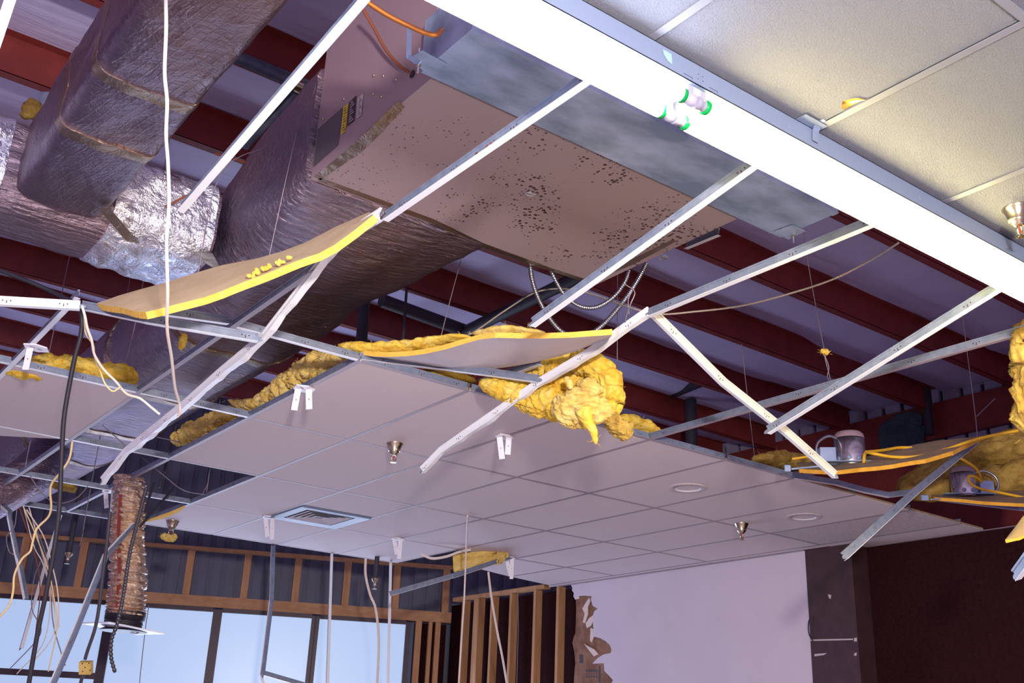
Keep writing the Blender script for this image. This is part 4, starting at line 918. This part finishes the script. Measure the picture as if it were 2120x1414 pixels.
def fy(u,v):
    a=at(937+(1052-937)*u,1146+(1153-1146)*u-10*math.sin(math.pi*u*.6),d=9.3); b=at(939+(1035-939)*u,1183-(1183-1158)*u,d=9.2); p=a.lerp(b,v); p+=ZF*.03*noise.noise(Vector((u*6,v*5,1))); return p
tag(grid_sheet(fy,24,12,.05,(0,0,0)).build('glass_wool_batt','wool_o'),'square yellow wool batt seen through the missing tile above the stripped wall','insulation')

# ================================================================== can lights lying on the ceiling
def can(c,r,h,label,side):
    t=thing('can_light',label,'ceiling light',c)
    MB().lathe(c,UZ,[(r*.99,0),(r,.004),(r,h*.80),(r*.985,h*.80),(r*.985,h*.81)],40).build('housing','chrome',t)
    MB().lathe(c,UZ,[(r*1.01,h*.80),(r*1.01,h*.83),(r*.96,h*.93),(r*.82,h),(0,h)],40,caps=False).build('cap','unit_side',t)
    k=MB()
    for a in (-2.6,-1.9,-1.2,-.5,2.9):
        q=c+Vector((math.cos(a)*r,math.sin(a)*r,h*.17)); k.lathe(q,(math.cos(a),math.sin(a),0),[(.014,0),(.014,.003),(.008,.004)],12)
    k.build('knockout','galv',t)
    bx=c+XR*side*(r+.055)-ZF*.01; MB().obox(bx+UZ*.055,XR,XR.cross(UZ).normalized(),UZ,.045,.04,.05).build('junction_box','galv',t)
    L=MB(); pts=[c+XR*side*r*.95+UZ*h*.86-ZF*.03,c+XR*side*(r+.05)+UZ*h*.93-ZF*.05,c+XR*side*(r+.11)+UZ*h*.75-ZF*.06,c+XR*side*(r+.125)+UZ*h*.45-ZF*.06,c+XR*side*(r+.09)+UZ*h*.2-ZF*.06,c+XR*side*(r+.04)+UZ*h*.18-ZF*.06]
    D_,_=dens(smooth_path(pts,8),.006); L.tube(D_,[.009 if i%2 else .007 for i in range(len(D_))],8); L.build('flex_lead','flexc',t)
    MB().obox(c+UZ*.006,XR,XR.cross(UZ).normalized(),UZ,r*2.1,r*1.25,.003).build('mounting_plate','galv',t)
    return t
can(at(1762,966,d=6.05),.086,.20,'shiny polished can light housing on the sagging tile with a flex lead at its left',-1)
can(at(1998,1030,d=7.0),.080,.20,'second polished can light housing at the right, in front of the wool blanket',1)
pipe('hanger_rail',at(1638,971,d=5.95),at(1700,965,d=5.95),.006,'galv','bright bar hanger left of the shiny can light','bracket')
pipe('hanger_rail',at(1928,1034,d=6.5),at(1975,1031,d=6.7),.005,'galv','bright bar hanger left of the second can light','bracket')
mb=MB(); mb.obox(at(1630,969,d=5.95),XR,ZF,UZ,.016,.01,.018); tag(mb.build('bar_hanger_clip','galv'),'small metal clip on the buckled edge bar','bracket')
mb=MB(); mb.obox(at(1914,1030,d=6.3),XR,ZF,UZ,.02,.01,.016); tag(mb.build('splice_clip','galv'),'splice clip where the buckled edge bar meets the next bar','bracket')
cable('yellow_cable',[at(1788,958,d=5.9),at(1792,938,d=5.88),at(1812,940,d=5.8),at(1850,946,d=5.8),at(1900,945,d=5.8),at(1960,930,d=5.9),at(2030,907,d=6.0),at(2125,888,d=6.1)],.009,'ycable','thick yellow cable sweeping from the shiny can light up to the right frame edge')
cable('yellow_cable',[at(1793,936,d=5.92),at(1830,932,d=6.1),at(1860,927,d=6.2),at(1888,927,d=6.2)],.009,'ycable','short yellow cable behind the shiny can light')
cable('yellow_cable',[at(1640,950,d=6.2),at(1670,946,d=6.2),at(1705,943,d=6.2)],.007,'ycable','yellow cable entering the left side of the shiny can light')
cable('yellow_cable',[at(1965,938,d=6.6),at(2000,955,d=6.6),at(2025,975,d=6.7),at(2032,998,d=6.8)],.008,'ycable','yellow cable curling down into the second can light box')
cable('yellow_cable',[at(2032,998,d=6.75),at(2020,988,d=6.7),at(2006,986,d=6.68),at(2008,1000,d=6.66),at(2030,1012,d=6.66),at(2070,1020,d=6.7),at(2130,1032,d=6.7)],.009,'ycable','yellow cable looping over the second can light and off the right frame edge')
cl=[(1820,884),(1832,873),(1850,865),(1855,858),(1878,853),(1898,852),(1910,862),(1908,884),(1927,870),(1928,876),(1918,884),(1914,890),(1912,925),(1895,934),(1823,932),(1819,905)]
mb=MB(); Pp=[at(x,y,X=8.97+.03*math.sin(x*.09)) for x,y in cl]; n=len(Pp); mb.add(Pp+[p+ZF*.02 for p in Pp],[tuple(range(n)),tuple(range(2*n-1,n-1,-1))]+[(i,(i+1)%n,n+(i+1)%n,n+i) for i in range(n)])
tag(mb.build('torn_facing_sheet','bluecloth'),'blue-grey torn sheet hanging behind the shiny can light','torn sheet')

# ================================================================== cables and wires
cable('white_cable',[at(343,-12,d=2.85),at(344,60,d=2.87),at(341,150,d=2.9),at(346,210,d=2.92),at(344,280,d=2.95),at(348,340,d=3.0),at(350,420,d=3.03),at(345,500,d=3.05),at(347,600,d=3.15),at(346,680,d=3.3),at(355,740,d=3.5),at(362,800,d=3.75),at(370,830,d=3.9),at(373,850,d=3.95),at(368,862,d=3.98)],.0052,'cable','long off-white cable hanging from the top frame edge down to the buckled bar')
cable('white_cable',[at(170,633,d=4.0),at(176,655,d=4.0),at(181,680,d=4.02),at(190,705,d=4.05),at(196,735,d=4.1),at(215,765,d=4.15),at(240,790,d=4.2),at(262,815,d=4.25),at(290,825,d=4.3),at(315,845,d=4.3),at(331,858,d=4.3)],.0052,'cable','off-white cable from the left bar joint down to the buckled bar')
cable('white_cable',[at(174,655,d=4.05),at(178,690,d=4.08),at(193,715,d=4.1),at(196,740,d=4.12),at(208,770,d=4.2),at(218,795,d=4.2),at(234,810,d=4.2),at(250,800,d=4.2)],.0034,'cream','thin pale cable hanging beside the thicker one at the left bar joint')
cable('black_cable',[at(-8,557,d=4.2),at(60,583,d=4.2),at(110,605,d=4.2),at(150,625,d=4.15),at(168,645,d=4.1),at(168,690,d=4.1),at(155,740,d=4.1),at(143,800,d=4.1),at(132,870,d=4.1),at(127,960,d=4.1),at(122,1060,d=4.1),at(110,1150,d=4.1),at(95,1230,d=4.1),at(78,1310,d=4.1),at(58,1425,d=4.1)],.0095,'black','thick black cable over the left bar joint, hanging down past the window')
cable('cream_cable',[at(150,914,d=5.6),at(144,948,d=5.6),at(130,972,d=5.6),at(108,1000,d=5.6),at(104,1020,d=5.6),at(106,1048,d=5.6),at(100,1070,d=5.6),at(76,1095,d=5.6),at(67,1125,d=5.6),at(62,1142,d=5.6),at(45,1158,d=5.6),at(30,1190,d=5.6),at(27,1225,d=5.6),at(18,1255,d=5.6),at(-6,1282,d=5.6)],.006,'cream','wavy cream cable leaving the left frame edge in front of the window')
cable('cord',[at(228,1060,d=6.4),at(222,1120,d=6.4),at(214,1180,d=6.4),at(206,1250,d=6.4),at(197,1300,d=6.4),at(182,1345,d=6.4),at(176,1365,d=6.4)],.011,'grey_cable','dark cord carrying the small yellow box in front of the window')
bx=thing('outlet_box','small yellow-primed outlet box hanging on a dark cord in front of the window','electrical box',at(178,1395,d=6.38))
MB().obox(at(178,1382,d=6.38),XR,ZF,(YD*-1),.036,.02,.037).build('box','boxy',bx)
k=MB()
for a,b in ((170,1374),(184,1373),(176,1382),(186,1388),(171,1390)): k.lathe(at(a,b,d=6.357),ZF,[(.004,0),(.004,.002)],8)
k.build('knockout','ink',bx)
cable('cord',[at(172,1397,d=6.4),at(168,1410,d=6.4),at(164,1428,d=6.4)],.011,'grey_cable','dark cord below the small yellow box at the bottom frame edge')
rnd=random.Random(4)
TL=['cream loose wire in the tangle at the left, ending low over the window','pale loose wire in the left tangle, ending high beside the plain hanging bar','rust brown loose wire in the left tangle','longest pale loose wire in the left tangle, bending back left at its end','curled grey wire end at the left, above the window','pale loose wire in the left tangle with its tip near the black cable foot','grey loose wire in the left tangle curving right across the window','thin grey wire crossing the left tangle down to the lower left']
bnd=[([(48,1048),(75,1110),(100,1180),(112,1240),(118,1300),(100,1390)],'cream',.0035),([(55,1055),(90,1110),(108,1170),(120,1230),(122,1300)],'cable',.0035),([(40,1050),(60,1110),(80,1180),(82,1240),(75,1300),(70,1360)],'rust',.003),
 ([(60,1050),(80,1120),(98,1190),(112,1260),(108,1320),(60,1380)],'cable',.003),([(35,1055),(30,1090),(14,1110),(18,1140),(28,1148)],'wire',.003),([(50,1055),(70,1130),(90,1170),(104,1240),(90,1330),(35,1395)],'cable',.003),
 ([(62,1060),(92,1140),(105,1200),(110,1290),(135,1378)],'wire',.003),([(85,1160),(70,1200),(66,1260),(85,1300),(72,1330),(20,1385)],'wire',.0028)]
for k,(pp,m_,r_) in enumerate(bnd):
    cable('loose_wire',[at(x,y,d=6.8+.05*k) for x,y in pp],r_*1.2,m_,TL[k],'wire')
cable('white_cable',[at(757,1156,d=9.0),at(757,1190,d=9.0),at(766,1230,d=9.0),at(778,1262,d=9.0),at(784,1330,d=9.0),at(780,1430,d=9.0)],.011,'cable','pale cable hanging from the ceiling edge in front of the last window')
cable('white_cable',[at(1011,1184,d=9.4),at(1018,1240,d=9.4),at(1030,1310,d=9.4),at(1040,1360,d=9.4),at(1052,1430,d=9.4)],.010,'cable','pale cable hanging in front of the stripped studs, nearer the white wall')
cable('white_cable',[at(968,1068,z=3.03),at(965,1140,d=8.4),at(961,1240,d=8.4),at(957,1300,d=8.4),at(949,1430,d=8.4)],.007,'cable','thin pale cable hanging from a tile in front of the room corner')
cable('white_cable',[at(872,1147,d=9.1),at(895,1156,d=9.1),at(925,1152,d=9.1),at(950,1143,d=9.1),at(975,1138,d=9.1)],.012,'cable','pale cable crossing inside the missing tile bay')
cable('white_cable',[at(1860,503,z=3.3),at(1800,540,d=4.4),at(1720,580,d=4.5),at(1620,612,d=4.6),at(1530,634,d=4.7),at(1440,645,d=4.8),at(1360,650,d=4.9),at(1290,632,d=5.0),at(1230,610,d=5.2),at(1170,598,d=5.3),at(1110,605,d=5.4),at(1050,640,d=5.5),at(985,685,d=5.4),at(955,700,d=5.3)],.0042,'tan_cable','long tan cable swooping from behind the strip light past the flex conduits','cable')
cable('metal_wire',[at(440,-6,d=3.2),at(412,8,d=3.2),at(390,22,d=3.2),at(386,38,d=3.2),at(397,55,d=3.2),at(400,66,d=3.2),at(409,74,d=3.2)],.0018,'wire','curled bright wire in front of the square foil duct','wire')
WR=[([(393,640,4.45),(388,668,4.5),(383,692,4.5)],'short wire holding the dangling yellow tuft under the slanting bar'),
 ([(640,175,5.0),(608,300,4.3),(555,540,4.2)],'thin wire hanging past the left side of the air unit'),
 ([(560,300,4.6),(456,360,4.3),(408,578,4.2)],'thin wire hanging over the bright crumpled foil'),
 ([(954,540,5.2),(935,610,5.0),(912,700,4.9)],'thin wire behind the centre wool, hung from the main duct'),
 ([(1663,478,4.6),(1672,540,4.8),(1690,640,5.0),(1706,722,5.2)],'thin wire hanging from the right end of the galvanised box'),
 ([(1706,732,5.2),(1712,758,5.2),(1722,795,5.25)],'twisted wire loop under the small wool tuft'),
 ([(1706,732,5.2),(1716,760,5.2),(1713,780,5.2),(1722,795,5.25)],'second strand of the twisted wire under the small wool tuft'),
 ([(1992,650,6.5),(2010,790,6.6),(2020,868,6.6),(2023,905,6.6)],'thin wire hanging behind the right loose bars'),
 ([(2022,862,6.6),(2060,825,6.8)],'short thin wire spur at the right'),
 ([(1293,588,3.9),(1314,604,3.95),(1306,628,3.95),(1298,650,3.98),(1294,668,4.0)],'bent wire twisted round the folded bar below the conduits'),
 ([(1302,650,3.98),(1301,620,3.96),(1312,596,3.95)],'second strand of the bent wire by the conduits'),
 ([(1535,712,6.5),(1545,800,6.6),(1562,945,6.8)],'thin wire hanging over the ceiling edge left of the can light'),
 ([(1278,720,6.0),(1278,780,6.1)],'thin wire at the right of the wool wad'),
 ([(278,680,5.4),(244,748,5.3)],'thin wire above the wool on the lone left tile'),
 ([(72,870,6.5),(52,968,6.6)],'thin wire left of the main duct end'),
 ([(308,1255,7.6),(300,1310,7.6),(287,1430,7.6)],'thin dark wire hanging beside the diffuser plate'),
 ([(212,880,5.6),(262,925,5.7)],'thin dark wire crossing the main duct'),
 ([(62,985,6.4),(90,1025,6.4),(122,1042,6.4),(160,1030,6.4),(187,1000,6.4)],'dark wire sagging in a loop under the end of the main duct'),
 ([(325,905,6.6),(372,915,6.6)],'thin wire ending at the dim wool roll'),
 ([(292,945,7.0),(340,985,7.0),(380,1015,7.0),(425,1024,7.0)],'thin wire arcing across the open bay left of the tiles'),
 ([(435,968,7.2),(430,1000,7.2),(420,1022,7.2)],'twisted wire in the open bay left of the tiles'),
 ([(1072,1225,9.6),(1073,1300,9.6),(1070,1414,9.6)],'thin wire in front of the studs'),
 ([(182,1040,7.6),(175,1090,7.6),(165,1130,7.6)],'thin wire left of the flex duct')]
for k,(pp,l) in enumerate(WR):
    top=[at(*pp[0][:2],d=pp[0][2])+Vector((0,0,max(0,5.2-at(*pp[0][:2],d=pp[0][2]).z)))] if k in (12,13,14,20,22) else []
    cable('hanger_wire',top+[at(x,y,d=d) for x,y,d in pp],.0022 if pp[0][2]<5.5 else .003,'wire',l,'wire',n=4,seg=6)
for k,(a,b,l) in enumerate([((365,880,7.5),(330,1010,7.3),'slanting dark rod in the open bay beside the flex duct, nearer the tiles'),((318,1000,7.2),(300,1060,7.0),'slanting dark rod just right of the flex duct'),((360,1010,7.6),(290,1090,7.2),'dark rod meeting the bent hanging bar')]):
    pipe('hanging_rod',at(a[0],a[1],d=a[2]),at(b[0],b[1],d=b[2]),.009,'darksteel',l,'rod')
